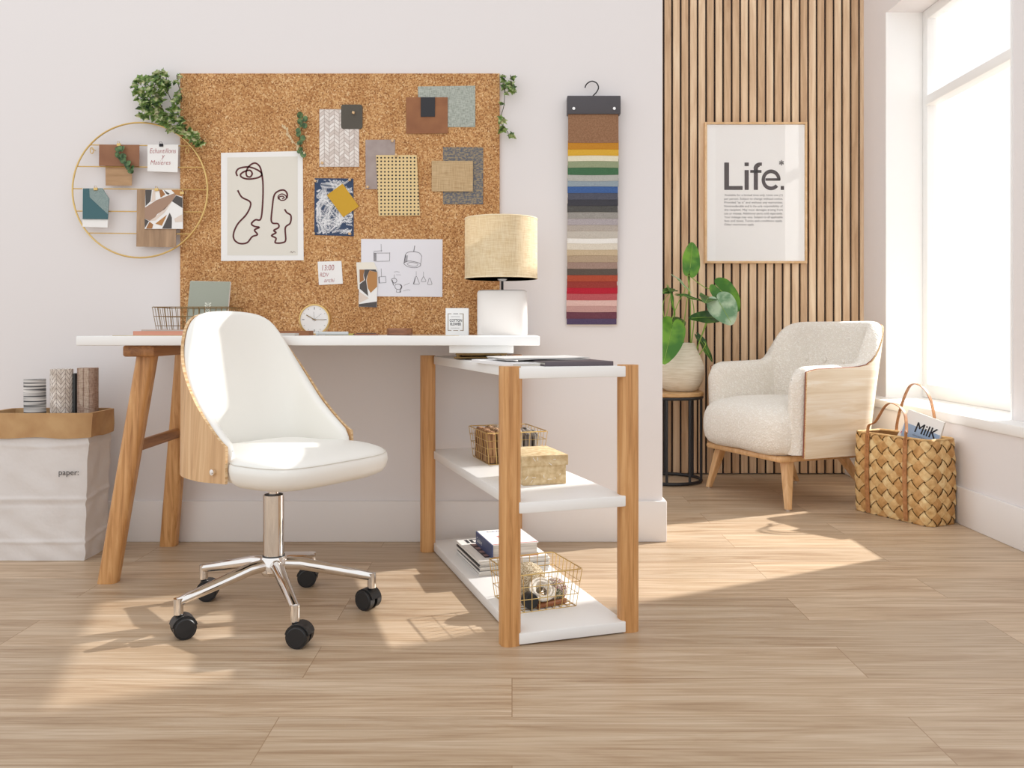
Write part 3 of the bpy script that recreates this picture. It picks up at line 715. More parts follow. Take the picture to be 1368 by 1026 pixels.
# ============================================================ FRAMED POSTER
YP = YB - .003
c0 = W(1009, 352, YP); t = thing('framed_poster', 'framed poster printed Life hanging on the wooden slat wall', 'poster', (c0.x, YB - .001, c0.z)); oo = Vector(t.location)
xa, za = WX(940.5, YP), WZ(164.2, YP); xb, zb = WX(1076.8, YP), WZ(352, YP); fw = .0115
b = bm_new()
for lo, hi in (((xa, zb), (xa+fw, za)), ((xb-fw, zb), (xb, za)), ((xa+fw, za-fw), (xb-fw, za)), ((xa+fw, zb), (xb-fw, zb+fw))):
    box(b, (lo[0]-oo.x, -.024, lo[1]-oo.z), (hi[0]-oo.x, -.001, hi[1]-oo.z), .0012)
obj('frame', b, wood('frame_oak', '#e6c49a', '#d2a877', (14, 14, 14), .5), t, smooth=30)
f = Flat(YP - .016); f.sheet([(WX(0,1)*0+942.5, 166.5), (1075, 166.5), (1075, 350), (942.5, 350)], .002)
def P6(x, y): return (940 + x/8.55, 190 + y/8.55)
def rectp(x0, y0, x1, y1): f.poly([P6(x0, y0), P6(x1, y0), P6(x1, y1), P6(x0, y1)], 1, .0008)
rectp(235, 232, 290, 545); rectp(290, 500, 445, 545); rectp(467, 232, 515, 273); rectp(467, 318, 515, 545)
rectp(572, 300, 620, 545); rectp(532, 318, 660, 350); rectp(880, 500, 918, 545)
ff = f
def arc6(cx_, cy_, r0, r1, a0, a1, n=24, ex=1.0):
    for i in range(n):
        A = math.radians(a0 + (a1-a0)*i/n); B_ = math.radians(a0 + (a1-a0)*(i+1)/n)
        f.poly([P6(cx_+r1*math.cos(A)*ex, cy_-r1*math.sin(A)), P6(cx_+r1*math.cos(B_)*ex, cy_-r1*math.sin(B_)), P6(cx_+r0*math.cos(B_)*ex, cy_-r0*math.sin(B_)), P6(cx_+r0*math.cos(A)*ex, cy_-r0*math.sin(A))], 1, .0008)
arc6(640, 302, 20, 70, 90, 180, 10); rectp(640, 232, 665, 270)          # hook of the f
arc6(770, 430, 76, 118, 0, 318, 40, .92); rectp(705, 412, 876, 440)     # e
f.text('*', *P6(862, 300), 15, 1, .0008, .25)
tx = ["'Available for a limited time only. Limit one (1)", "per person. Subject to change without notice.", 'Provided "as is" and without any warranties.', "Nontransferable and is the sole responsibility of",
      "the recipient. May incur damages arising from", "use or misuse. Additional parts sold separately.", "Your mileage may vary. Subject to all applicable", "fees and taxes. Terms and conditions apply.", "Other restrictions apply."]
for i, s_ in enumerate(tx): f.text(s_, *P6(236, 615 + i*42), 4.0, 2, .0008, w=(78 if i < 8 else 40))
pp = f.done('print', '', '', ['paper', 'lifeink', 'inkgrey']); del pp['label'], pp['category']
pp.parent = t; pp.location = Vector(pp.location) - oo
b = bm_new(); box(b, (xa+fw-.002-oo.x, -.0225, zb+fw-.002-oo.z), (xb-fw+.002-oo.x, -.0205, za-fw+.002-oo.z)); obj('glazing', b, 'glass', t)
# ============================================================ DESK
DZ = .75
t = thing('writing_desk', 'long white desk top on a splayed oak trestle in front of the cork board', 'desk', (-.6, 2.82, 0)); oo = Vector(t.location)
def part(name, b, mat, par=None, smooth=None): 
    bmesh.ops.translate(b, vec=-oo, verts=b.verts); return obj(name, b, mat, par or t, smooth=smooth)
b = bm_new(); box(b, (-1.305, 2.575, .7215), (.083, 3.112, DZ), .003); part('tabletop', b, 'white', smooth=30)
b = bm_new(); box(b, (-1.180, 2.605, .687), (-1.083, 3.08, .7212), .007); part('crossbeam', b, 'oakx', smooth=30)
for y0_, y1_, yt, xb_, xt_ in ((2.625, 2.625, 2.665, -1.230, -1.128), (3.072, 3.072, 3.03, -1.224, -1.152)):
    b = bm_new(); beam(b, (xb_, y0_, 0), (xt_, yt, .690), .058, .05, .016, Vector((1, 0, 0))); part('leg', b, 'oak', smooth=40)
b = bm_new(); beam(b, (-1.172, 2.65, .405), (-1.180, 3.04, .405), .026, .034, .009, Vector((1, 0, 0)), flatends=False); part('stretcher', b, 'oakx', smooth=40)
b = bm_new(); box(b, (-.19, 2.60, .698), (.005, 3.0, .7224), .003); part('swivel_block', b, 'white', smooth=30)
b = bm_new()
box(b, (-.172, 2.62, .6925), (-.015, 2.90, .6975), .001); box(b, (-.178, 2.64, .6805), (-.02, 2.88, .6850), .001); cyl(b, (-.1, 2.76, .6850), (-.1, 2.76, .6925), .06, n=32)
for x, y in ((-.165, 2.65), (-.03, 2.65), (-.165, 2.86)): cyl(b, (x, y, .684), (x, y, .697), .006, n=12)
part('swivel_plate', b, 'bronze', smooth=30)

# ============================================================ SHELF UNIT
TH = math.radians(18); FL = Vector((-.0055, 2.11, 0))
UX = Vector((math.cos(TH), math.sin(TH), 0)); UY = Vector((-math.sin(TH), math.cos(TH), 0))
def U(x, y, z=0): return FL + UX*x + UY*y + Vector((0, 0, z))
UWd, UDp = .318, .93
t = thing('shelf_unit', 'open white shelf unit with three shelves between four round oak posts', 'shelf unit', FL, TH)
for x, y in ((0, 0), (UWd, 0), (0, UDp), (UWd, UDp)):
    b = bm_new(); prism(b, rrect(x, y, .0505, .0505, .019, 6), 0, .6795); obj('leg', b, 'oak', t, smooth=40)
def shelf(z0, z1):
    b = bm_new(); x0, x1, y0, y1 = .0165, UWd-.0165, -.024, UDp+.024
    box(b, (x0, y0, z0), (x1, y1, z1), .0022); return obj('shelf', b, 'white', t, smooth=30)
for z1 in (.030, .3485, .6768): shelf(z1-.0272, z1)
S0, S1, S2 = .030, .3485, .6768

# ============================================================ OFFICE CHAIR
OC = Vector((-.645, 2.33, 0)); OA = math.radians(-34)
t = thing('office_chair', 'white upholstered swivel chair with curved wooden shell and chrome star base', 'office chair', OC, OA)
def superU(nside=7, nback=32, half=.225, front=.087, tx=-.035, depth=.145, ex=2.8):
    P = []
    for i in range(nside): P.append((front + (tx-front)*i/nside, -half))
    for i in range(nback+1):
        a = -PI/2 + PI*i/nback; ca, sa = math.cos(a), math.sin(a)
        P.append((tx - depth*abs(ca)**(2/ex), half*math.copysign(abs(sa)**(2/ex), sa)))
    for i in range(nside-1, -1, -1): P.append((front + (tx-front)*i/nside, half))
    return [Vector((x, y, 0)) for x, y in P]
def arcs(P):
    a = [0]
    for p, q in zip(P, P[1:]): a.append(a[-1] + (q-p).length)
    return a
def interp(tab, x):
    if x <= tab[0][0]: return tab[0][1]
    for (a, va), (b_, vb) in zip(tab, tab[1:]):
        if x <= b_:
            k = (x-a)/(b_-a); return va + (vb-va)*k
    return tab[-1][1]
def smoothtab(tab, x, h=.012): return sum(interp(tab, x + d*h) for d in (-2, -1, 0, 1, 2))/5
def ushell(b, P, zb, zt, d0, d1, lean, rtop=.0, m=8, mi=0, endr=0.0, mi_edge=None, zlow=None):
    """upright sheet that follows the U path P; d0,d1 = inward distance of outer and inner face"""
    A = arcs(P); L = A[-1]; N = len(P); rings = []
    for i, p in enumerate(P):
        d = (P[min(i+1, N-1)] - P[max(i-1, 0)]).normalized(); nin = Vector((d.y, -d.x, 0)); nin = -nin if nin.dot(Vector((.0, 0, 0)) - p + Vector((0.02, 0, 0))) < 0 else nin
        s_ = A[i]; e = min(s_, L - s_); z0 = zb(e/(L/2)) if callable(zb) else zb; z1 = zt(e/(L/2))
        D0, D1 = d0, d1
        if endr and e < endr:
            k = math.sqrt(max(0, 1-(1-e/endr)**2)); mid = (d0+d1)/2; k = .35 + .65*k; D0, D1 = mid + (d0-mid)*k, mid + (d1-mid)*k; z1 -= (1-k)*rtop*1.6
        ln = lean(e/(L/2), p)
        def at(dd, z): return p + nin*dd + Vector((ln[0]*(z-.35), ln[1]*(z-.35), z))
        pts = []
        for j in range(m+1): pts.append(at(D0, z0 + (z1-rtop-z0)*j/m))
        if rtop:
            c = (D0+D1)/2; h = (D1-D0)/2
            for j in range(1, 6):
                a = PI - PI*j/6; pts.append(at(c + h*math.cos(a), z1-rtop + rtop*math.sin(a)))
        for j in range(m, -1, -1): pts.append(at(D1, z0 + (z1-rtop-z0)*j/m))
        rings.append([b.verts.new(q) for q in pts])
    n = len(rings[0])
    for a, c in zip(rings, rings[1:]):
        for k in range(n):
            f_ = b.faces.new((a[k], a[(k+1) % n], c[(k+1) % n], c[k])); f_.smooth = True
            f_.material_index = mi_edge if (mi_edge is not None and m <= k < n-m-1 or k == n-1 and mi_edge is not None) else mi
    for r_ in (rings[0], rings[-1]):
        for k in range(n//2 - 1):
            f_ = b.faces.new((r_[k], r_[k+1], r_[n-2-k], r_[n-1-k])); f_.material_index = mi_edge if mi_edge is not None else mi
P = superU(); L2_ = arcs(P)[-1]/2
ztab = [(0, .476), (.06, .522), (.12, .578), (.19, .672), (.23, .735), (.26, .778), (.29, .800), (.33, .812), (.40, .818), (.6, .82)]
zt = lambda u: smoothtab(ztab, u*L2_)
zbt = [(0, .392), (.10, .388), (.3, .40), (.6, .402)]
zb = lambda u: interp(zbt, u*L2_)
def lean(u, p): return (-.05 - .04*max(0, u-.4), -.22*p.y)
b = bm_new(); ushell(b, P, zb, zt, 0, .0075, lean, 0, 10, 0, mi_edge=1); sh = obj('wooden_shell', b, ['ash', 'ply'], t, smooth=50)
# a pad inside, slightly lower
P2 = P
b = bm_new(); ushell(b, P2, lambda u: .41, lambda u: zt(u) + .004, .0078, .036, lean, .014, 10, 0, endr=.03); obj('backrest_pad', b, 'leather', t, smooth=60)
def cushion(b, half_x, half_y, rings_, c=(0, 0), ex=4.5, n=64, warp=None, mi=0):
    rs = []
    for ins, z in rings_:
        vs = []
        for i in range(n):
            a = 2*PI*i/n; ca, sa = math.cos(a), math.sin(a)
            x = (half_x-ins)*math.copysign(abs(ca)**(2/ex), ca); y = (half_y-ins)*math.copysign(abs(sa)**(2/ex), sa)
            p = Vector((c[0]+x, c[1]+y, z))
            if warp: p = warp(p)
            vs.append(b.verts.new(p))
        rs.append(vs)
    for a, d in zip(rs, rs[1:]): bridge(b, a, d, mi)
    cap(b, rs[0], mi, True); cap(b, rs[-1], mi); b.faces.ensure_lookup_table()
b = bm_new()
def wseat(p):
    fr = max(0, (p.x-.05)/.2)
    if p.x < .09: k = min(1, (.09-p.x)/.05); p = Vector((p.x + max(0, (.0-p.x))*.22, p.y*(1-.16*k), p.z))
    return p + Vector((0, -.0, -.006*fr*fr))
cushion(b, .228, .228, [(.07, .378), (.03, .383), (.012, .392), (.004, .405), (0, .422), (.0015, .437), (.006, .4415), (.006, .4425), (.012, .449), (.03, .456), (.07, .462), (.12, .4645), (.17, .4655)], (.044, 0), 4.2, warp=wseat)
seat = obj('seat', b, 'leather', t, smooth=60)
b = bm_new(); pts = []
for i in range(64):
    a = 2*PI*i/64; ca, sa = math.cos(a), math.sin(a); ex = 4.2
    pts.append(wseat(Vector((.044 + .2235*math.copysign(abs(ca)**(2/ex), ca), .2235*math.copysign(abs(sa)**(2/ex), sa), .4425))))
tube(b, pts, .0011, 5, closed=True); obj('seam', b, 'seam', seat, smooth=True)
for s_ in (-1, 1):
    b = bm_new(); cyl(b, (.042, s_*.2300, .418), (.042, s_*.222, .418), .0075, n=16); cyl(b, (.042, s_*.2315, .418), (.042, s_*.230, .418), .004, n=6); obj('bolt', b, 'chrome', sh, smooth=30)
b = bm_new(); box(b, (-.06, -.06, .350), (.06, .06, .381), .006); obj('seat_plate', b, 'blackmetal', t, smooth=30)
b = bm_new(); cyl(b, (0, 0, .30), (0, 0, .35), .0135, n=24); obj('gas_lift', b, 'chrome', t, smooth=30)
b = bm_new(); lathe(b, [(.0, .323), (.0275, .323), (.0275, .150), (.0, .150)], n=32)
cyl(b, (0, 0, .3195), (0, 0, .3245), .024, n=24, mi=1); cyl(b, (0, 0, .151), (0, 0, .1605), .0295, n=28, mi=1); obj('column', b, ['chrome', 'black'], t, smooth=30)
b = bm_new(); lathe(b, [(.0, .158), (.032, .158), (.036, .150), (.036, .118), (.030, .108), (.0, .108)], n=32); obj('hub', b, 'chrome', t, smooth=30)
for k in range(5):
    A = math.radians(8.5 + 72*k) - OA; d = Vector((math.cos(A), math.sin(A), 0)); s_ = Vector((-d.y, d.x, 0))
    b = bm_new(); pts = [d*.02 + Vector((0, 0, .137)), d*.07 + Vector((0, 0, .134)), d*.262 + Vector((0, 0, .0905))]
    tube(b, pts, .014, 16, rr=[.017, .0165, .0115], flat=1.0)
    cyl(b, d*.262 + Vector((0, 0, .060)), d*.262 + Vector((0, 0, .0995)), .0118, n=20)
    arm = obj('base_arm', b, 'chrome', t, smooth=40)
    ang = A + (.9, .25, 2.2, 1.35, -.6)[k]; w = Vector((math.cos(ang), math.sin(ang), 0)); fwd = Vector((-w.y, w.x, 0)); c = d*.262 + fwd*.012 + Vector((0, 0, .0275))
    b = bm_new()
    for sg in (-1, 1):
        lo = c + w*sg*.006; hi = c + w*sg*.0235
        cyl(b, lo, hi, .0275, n=32); cyl(b, hi, hi + w*sg*.002, .0245, .0225, n=32)
    hood = [c + Vector((0, 0, 0)) + fwd*math.cos(a)*.0295 + Vector((0, 0, math.sin(a)*.0295)) for a in [math.radians(x) for x in range(10, 171, 16)]]
    strap(b, hood, w, .040, .003)
    cyl(b, d*.262 + Vector((0, 0, .040)), d*.262 + Vector((0, 0, .062)), .008, n=12)
    obj('caster', b, 'black', arm, smooth=40)

# ============================================================ ARMCHAIR
AC = Vector((1.065, 3.92, 0)); AA = math.atan2(-.926, .378)
t = thing('armchair', 'cream boucle armchair with pale wooden side panels and splayed legs by the window', 'armchair', AC, AA)
# local x = to the near side, y = backwards.  Build in a frame where the U opens to -y
def armU(half, front, backy, ex=3.2, nside=10, nback=30, ty=.30):
    P = []
    for i in range(nside): P.append(Vector((half, front + (ty-front)*i/nside, 0)))
    for i in range(nback+1):
        a = PI*i/nback; ca, sa = math.cos(a), math.sin(a)
        P.append(Vector((half*math.copysign(abs(ca)**(2/ex), ca), ty + (backy-ty)*abs(sa)**(2/ex), 0)))
    for i in range(nside-1, -1, -1): P.append(Vector((-half, front + (ty-front)*i/nside, 0)))
    return P
def ushell2_edge(P, zt, zb, dd, lean, cen=Vector((0, .25, 0)), z0=.22):
    A = arcs(P); L = A[-1]; N = len(P); out = []
    for i, p in enumerate(P):
        d = (P[min(i+1, N-1)] - P[max(i-1, 0)]).normalized(); nin = Vector((d.y, -d.x, 0)); nin = -nin if nin.dot(cen - p) < 0 else nin
        e = min(A[i], L-A[i]); z = zt(e); out.append(p + nin*dd + lean(e, p, -nin)*(z-z0) + Vector((0, 0, z)))
        if i in (0, N-1): lo = [p + nin*dd + lean(e, p, -nin)*(q-z0) + Vector((0, 0, q)) for q in (zb, .32, .42, .52)]; out = lo + out if i == 0 else out + lo[::-1]
    return out
def ushell2(b, P, zb, zt, d0, d1, lean, rtop, m=8, endr=0.0, endv=.03, cen=Vector((0, .25, 0)), mi=0, edge=None, z0=.22):
    A = arcs(P); L = A[-1]; N = len(P); rings = []
    for i, p in enumerate(P):
        d = (P[min(i+1, N-1)] - P[max(i-1, 0)]).normalized(); nin = Vector((d.y, -d.x, 0)); nin = -nin if nin.dot(cen - p) < 0 else nin
        s_ = A[i]; e = min(s_, L-s_); D0, D1 = d0, d1; z1 = zt(e); zz0 = zb(e)
        if endr and e < endr:
            k = math.sqrt(max(0, 1-(1-e/endr)**2)); mid = (d0+d1)/2; D0, D1 = mid+(d0-mid)*(.45+.55*k), mid+(d1-mid)*(.45+.55*k); z1 -= (1-k)*endv
        ln = lean(e, p, -nin)
        def at(dd, z): return p + nin*dd + ln*(z-z0) + Vector((0, 0, z))
        pts = [at(D0, zz0 + (z1-rtop-zz0)*j/m) for j in range(m+1)]
        if rtop:
            c = (D0+D1)/2; h = (D1-D0)/2
            for j in range(1, 8):
                a = PI - PI*j/8; pts.append(at(c + h*math.cos(a), z1-rtop + rtop*math.sin(a)))
        pts += [at(D1, zz0 + (z1-rtop-zz0)*j/m) for j in range(m, -1, -1)]
        rings.append([b.verts.new(q) for q in pts])
    n = len(rings[0])
    for a, c in zip(rings, rings[1:]):
        for k in range(n):
            f_ = b.faces.new((a[k], a[(k+1) % n], c[(k+1) % n], c[k])); f_.smooth = True
            f_.material_index = edge if (edge is not None and (m <= k < n-m-1)) else mi
    for r_ in (rings[0], rings[-1]):
        for k in range(n//2 - 1):
            f_ = b.faces.new((r_[k], r_[k+1], r_[n-2-k], r_[n-1-k])); f_.material_index = edge if edge is not None else mi
PA = armU(.325, .012, .465, ty=.33); LA = arcs(PA)[-1]/2
zta = [(0, .606), (.05, .612), (.25, .617), (.35, .622), (.375, .655), (.40, .72), (.43, .78), (.46, .802), (.50, .808), (.62, .808), (2, .804)]
def leanA(e, p, out):
    k = min(1, max(0, (e-.28)/.2)); return out*(.04 + .15*k)
b = bm_new(); ushell2(b, PA, lambda e: .235, lambda e: smoothtab(zta, e, .013), .008, .085, leanA, .036, 10, .075, .05); up = obj('upholstered_shell', b, 'boucle', t, smooth=70)
PB = armU(.329, .048, .469, ty=.33); PBs = PB
ztb = [(0, .585), (.03, .600), (.23, .604), (.325, .610), (.35, .645), (.375, .71), (.405, .765), (.435, .788), (.48, .795), (2, .792)]
b = bm_new(); ushell2(b, PBs, lambda e: .222, lambda e: smoothtab(ztb, e, .013), -.004, .008, leanA, 0, 10, 0, edge=1); obj('wooden_panel', b, ['ashpale', 'ply'], t, smooth=50)
b = bm_new(); tube(b, ushell2_edge(PBs, lambda e: smoothtab(ztb, e, .013), .225, .006, leanA), .0032, 6); obj('piping', b, pbr('piping_brown', '#8a5040', .7), up, smooth=True)
def wseat2(p):
    fy = max(0, (.10 - p.y)/.2); return p + Vector((0, 0, .012*max(0, .35-abs(p.x))/.35 - .010*fy))
b = bm_new()
cushion(b, .300, .262, [(.09, .222), (.045, .226), (.02, .240), (.006, .265), (0, .30), (0, .345), (.004, .375), (.014, .402), (.032, .422), (.06, .436), (.11, .446), (.17, .450), (.23, .452)], (0, .180), 5, warp=wseat2)
obj('seat_cushion', b, 'boucle', t, smooth=70)
b = bm_new(); box(b, (-.27, -.03, .200), (.27, .40, .226), .01); obj('seat_frame', b, 'lightleg', t, smooth=30)
for (x0, y0_), (x1, y1_), r0, r1 in (((-.235, .035), (-.285, -.0), .021, .0125), ((.235, .035), (.285, -.0), .021, .0125), ((-.20, .37), (-.25, .50), .021, .0125), ((.20, .37), (.25, .50), .021, .0125)):
    b = bm_new(); beam(b, (x1, y1_, .006), (x0, y0_, .20), r1*2, r1*2, .006, Vector((1, 0, 0)), r0*2.1, r0*2.1)
    lg = obj('leg', b, 'lightleg', t, smooth=40)
    b = bm_new(); cyl(b, (x1, y1_, 0), (x1, y1_, .006), .009, n=14); obj('glide', b, 'chrome', lg, smooth=30)
for x, z in ((-.12, .63), (.0, .625), (.12, .62)):
    b = bm_new(); lathe(b, [(0.0, 0), (.013, 0), (.012, .004), (.006, .007), (0, .0075)], n=18)
    bt = obj('button', b, 'boucle', up, smooth=True); bt.rotation_euler = (PI/2 - .15, 0, 0); bt.location = (x, .465 - .087 + .19*(z-.22), z)

# ============================================================ SIDE TABLE, POT, PLANT
TC = Vector((.80, 4.375, 0))
t = thing('side_table', 'small round side table with pale wood top and thin black metal legs', 'side table', TC)
b = bm_new(); lathe(b, [(0, .436), (.168, .436), (.172, .440), (.172, .452), (.168, .456), (0, .456)], n=56); obj('tabletop', b, wood('tabletop_oak', '#dcb684', '#bd905c', (4, 30, 30), .4), t, smooth=30)
b = bm_new(); tube(b, [Vector((.162*math.cos(a*PI/32), .162*math.sin(a*PI/32), .428)) for a in range(64)], .008, 8, closed=True); obj('top_ring', b, 'blackmetal', t, smooth=30)
b = bm_new(); tube(b, [Vector((.158*math.cos(a*PI/32), .158*math.sin(a*PI/32), .010)) for a in range(64)], .0085, 8, closed=True); obj('base_ring', b, 'blackmetal', t, smooth=30)
for a in (-20, 32, -62, 88, -105, 150, 200):
    A = math.radians(a); b = bm_new(); beam(b, (.159*math.cos(A), .159*math.sin(A), .01), (.159*math.cos(A), .159*math.sin(A), .43), .012, .012, .002); obj('leg', b, 'blackmetal', t, smooth=30)
PC = Vector((.858, 4.375, .456))
b = bm_new(); lathe(b, [(0, 0), (.072, 0), (.088, .012), (.108, .05), (.119, .095), (.117, .125), (.104, .165), (.080, .215), (.070, .243), (.067, .246), (.062, .243), (.072, .21), (.090, .165), (.06, .165), (0, .17)], n=56, wob=lambda a, z: 1 + .006*math.sin(z*260))
pot = mesh_at('plant_pot', 'rounded cream stoneware pot standing on the round side table', 'pot', b, ['potclay'], (0, 0, 0), smooth=50); pot.location = PC
t = thing('monstera_plant', 'green monstera with large leaves growing in the cream pot', 'plant', PC + Vector((0, 0, .16))); oo = Vector(t.location)
def big_leaf(base, tip, width, nrm, mat, fold=.18, curl=.1, heart=.22, asym=1.0):
    base, tip = Vector(base) - oo, Vector(tip) - oo; D = tip-base; L = D.length; d = D/L; n_ = (nrm - d*nrm.dot(d)).normalized(); s_ = d.cross(n_)
    b = bm_new(); lat = width/(1.14*L); OUT = [(0, 1.0), (8, .95), (20, .85), (38, .73), (60, .64), (85, .57), (110, .51), (135, .45), (155, .39), (172, .28), (180, .16)]
    NR, NA = 7, 48; cv = b.verts.new(base); prev = None
    def srf(x, y): return base + d*x + s_*y + n_*(fold*abs(y) - curl*(x/L-.1)**2*L + .05*L*math.sin(x/L*9+abs(y)*40)*abs(y)/max(.01, width))
    for k in range(1, NR+1):
        row = []
        for q in range(NA):
            a = -PI + 2*PI*(q+.5)/NA; rr = interp(OUT, abs(math.degrees(a)))*L*k/NR
            row.append(b.verts.new(srf(rr*math.cos(a), rr*math.sin(a)*lat*(asym if a < 0 else 1))))
        if prev is None:
            for q in range(NA-1): b.faces.new((cv, row[q+1], row[q])).smooth = True
        else:
            for q in range(NA-1): b.faces.new((prev[q], prev[q+1], row[q+1], row[q])).smooth = True
        prev = row
    lf = obj('leaf', b, mat, t, smooth='keep')
    b = bm_new(); mid = [srf(u*L, 0) + n_*.0012 for u in [k/8 for k in range(8)]]
    tube(b, mid, .0012, 5); obj('midrib', b, 'stemg', lf, smooth=True); return lf
def PW(x, y, Y=4.33): return W(x, y, Y)
F = Vector((0, -1, 0))
leaves = [
 ((922, 357, 4.30), (926, 321.5, 4.36), 25, Vector((.15, -1, .15)), 'leaf', 3),
 ((962, 387, 4.30), (989.5, 416, 4.33), 34, Vector((.2, -1, .1)), 'leaf', 3),
 ((961, 404, 4.22), (979, 434, 4.18), 38, Vector((-.2, -1, .5)), 'leafpale', 3),
 ((947, 397, 4.28), (942.5, 401.5, 4.1), 24, Vector((.2, -.35, 1)), 'leafdark', 4),
 ((951, 424, 4.28), (921, 424, 4.2), 19, Vector((.1, -1, .5)), 'leafdark', 3),
 ((904, 372, 4.3), (925.5, 391, 4.25), 7, Vector((.5, -.4, .3)), 'leafpale', 3),
 ((912, 395, 4.25), (942, 402, 4.2), 9, Vector((0, -.5, 1)), 'leafdark', 3),
 ((897, 440, 4.22), (887, 486, 4.12), 37, Vector((.1, -1, .35)), 'leaf', 2),
 ((901, 434, 4.3), (914, 425, 4.4), 22, Vector((-.2, -1, .3)), 'leafdark', 2),
 ((897, 388, 4.3), (877, 392, 4.2), 12, Vector((.0, -.7, .8)), 'leafdark', 2),
 ((895, 391, 4.26), (904, 425, 4.18), 9, Vector((.8, -.6, .2)), 'leaf', 2),
 ((936, 455, 4.40), (954, 484, 4.42), 13, Vector((.6, -.8, .2)), 'leafdark', 2),
]
for (bx, by, bY), (tx_, ty_, tY), wpx, nr, mt, _ in leaves: big_leaf(PW(bx, by, bY), PW(tx_, ty_, tY), wpx*4.3/FPX, nr, mt)
rim = PC + Vector((0, 0, .2))
stems = [[(918, 458), (913, 440), (921, 380), (922, 357)], [(926, 458), (922, 400), (919, 372), (920, 368), (942, 384), (962, 388), (975, 398)], [(929, 456), (945, 430), (955, 405), (961, 397)],
         [(924, 458), (927, 430), (925, 402), (918, 394)], [(931, 457), (940, 440), (944, 430), (951, 424)], [(912, 458), (903, 440), (897, 430), (906, 405), (915, 385), (905, 373)], [(916, 457), (905, 444), (897, 440)],
         [(914, 458), (890, 440), (893, 410), (897, 390)], [(920, 457), (908, 445), (902, 434)], [(934, 456), (942, 462), (940, 456)], [(910, 456), (889, 430), (886, 405), (895, 391)]]
for st in stems:
    P_ = [PW(x, y, 4.335 if i == 0 else 4.30) - oo for i, (x, y) in enumerate(st)]
    P_[0] = Vector((P_[0].x*.9, 0, .0)); C_ = catmull(P_, 7); b = bm_new(); tube(b, C_, .002, 7, rr=[.0032 - .0018*i/len(C_) for i in range(len(C_))]); obj('stem', b, 'stemg', t, smooth=True)

# ============================================================ WOVEN TOTE
BA = math.atan2(-.329, .163); BL, BW_, BH = .367, .150, .335
o0 = Vector((1.463, 3.674, 0)); ux = Vector((.163, -.329, 0)).normalized(); uy = Vector((-ux.y, ux.x, 0))
cen = o0 + ux*BL/2 + uy*BW_/2
t = thing('woven_basket', 'square woven bark tote basket with brown leather handles standing under the window', 'basket', cen, BA)
def loop_pt(s, h, off=0):
    """point on the basket wall; s along the perimeter in metres"""
    k = h/BH; Lx, Ly = BL*(1 - .03*k), BW_*(1 + .06*k); r = .022
    per = 2*(Lx+Ly); s = (s % (2*(BL+BW_)))/(2*(BL+BW_))*per
    seg = [(Vector((-Lx/2, -Ly/2)), Vector((1, 0)), Lx), (Vector((Lx/2, -Ly/2)), Vector((0, 1)), Ly), (Vector((Lx/2, Ly/2)), Vector((-1, 0)), Lx), (Vector((-Lx/2, Ly/2)), Vector((0, -1)), Ly)]
    for p, d, l in seg:
        if s <= l: break
        s -= l
    q = p + d*s; nn = Vector((d.y, -d.x))
    e = min(s, l-s)
    if e < r:   # round the corner
        sg = -1 if s < l/2 else 1; a = (1-e/r)*PI/4; c = p + d*(r if sg < 0 else l-r) - nn*r
        q = c + (nn*math.cos(a) + d*sg*math.sin(a))*r; nn = nn*math.cos(a) + d*sg*math.sin(a)
    bul = .006*math.sin(PI*k)
    return Vector((q.x, q.y, h)) + Vector((nn.x, nn.y, 0))*(off + bul)
def floor_h(s, h): return h
PER = 2*(BL+BW_)
b = bm_new(); ncell = 18; g = PER/ncell/math.sqrt(2)*1.0   # strip width
w2 = PER/ncell   # horizontal period of a diagonal cell
def cellpt(i, j, a, c, hgt):
    # rotated grid: along +45 (index i) and -45 (index j)
    x = (i + a)*w2/2*1.0 + (j + c)*w2/2; y = (i + a)*w2/2 - (j + c)*w2/2
    y = min(max(y, 0.001), BH)
    return loop_pt(x, y, hgt)
rows_h = int(BH/(w2/2)) + 3
done_ = set()
for sidx in range(0, ncell*2):
    for hidx in range(-1, rows_h):
        if (sidx + hidx) % 2: continue
        i = (sidx + hidx)//2; j = (sidx - hidx)//2
        if hidx*w2/2 > BH or (hidx+2)*w2/2 < -.001: pass
        over = ((i + j) % 2 == 0) if 0 else (i % 2 == j % 2)
        N_ = 4; V = []
        m_ = .085
        for a_ in range(N_+1):
            row = []
            for c_ in range(N_+1):
                A_ = a_/N_; C__ = c_/N_
                if over: al, ac = -.06 + 1.12*A_, m_ + (1-2*m_)*C__; hh_ = .0052*math.sin(PI*A_) - .0004 + .0008*math.sin(PI*C__)
                else: al, ac = m_ + (1-2*m_)*A_, -.06 + 1.12*C__; hh_ = .0052*math.sin(PI*C__) - .0004 + .0008*math.sin(PI*A_)
                row.append(b.verts.new(cellpt(i, j, al, ac, hh_)))
            V.append(row)
        for a_ in range(N_):
            for c_ in range(N_):
                f_ = b.faces.new((V[a_][c_], V[a_+1][c_], V[a_+1][c_+1], V[a_][c_+1])); f_.smooth = True; f_.material_index = (i*7 + j*13) % 3
bmesh.ops.dissolve_degenerate(b, dist=1e-5, edges=b.edges)
obj('woven_wall', b, ['straw', 'straw2', 'straw3'], t, smooth='keep')
b = bm_new()   # inner wall and floor of the basket
lo = [b.verts.new(loop_pt(i*PER/80, .004, -.004)) for i in range(80)]; hi = [b.verts.new(loop_pt(i*PER/80, BH-.002, -.004)) for i in range(80)]; hi2 = [b.verts.new(loop_pt(i*PER/80, BH-.002, -.008)) for i in range(80)]; lo2 = [b.verts.new(loop_pt(i*PER/80, .012, -.008)) for i in range(80)]
bridge(b, lo, hi); bridge(b, hi, hi2); bridge(b, hi2, lo2); cap(b, lo, flip=True); cap(b, lo2)
obj('lining', b, 'strawdark', t, smooth=40)
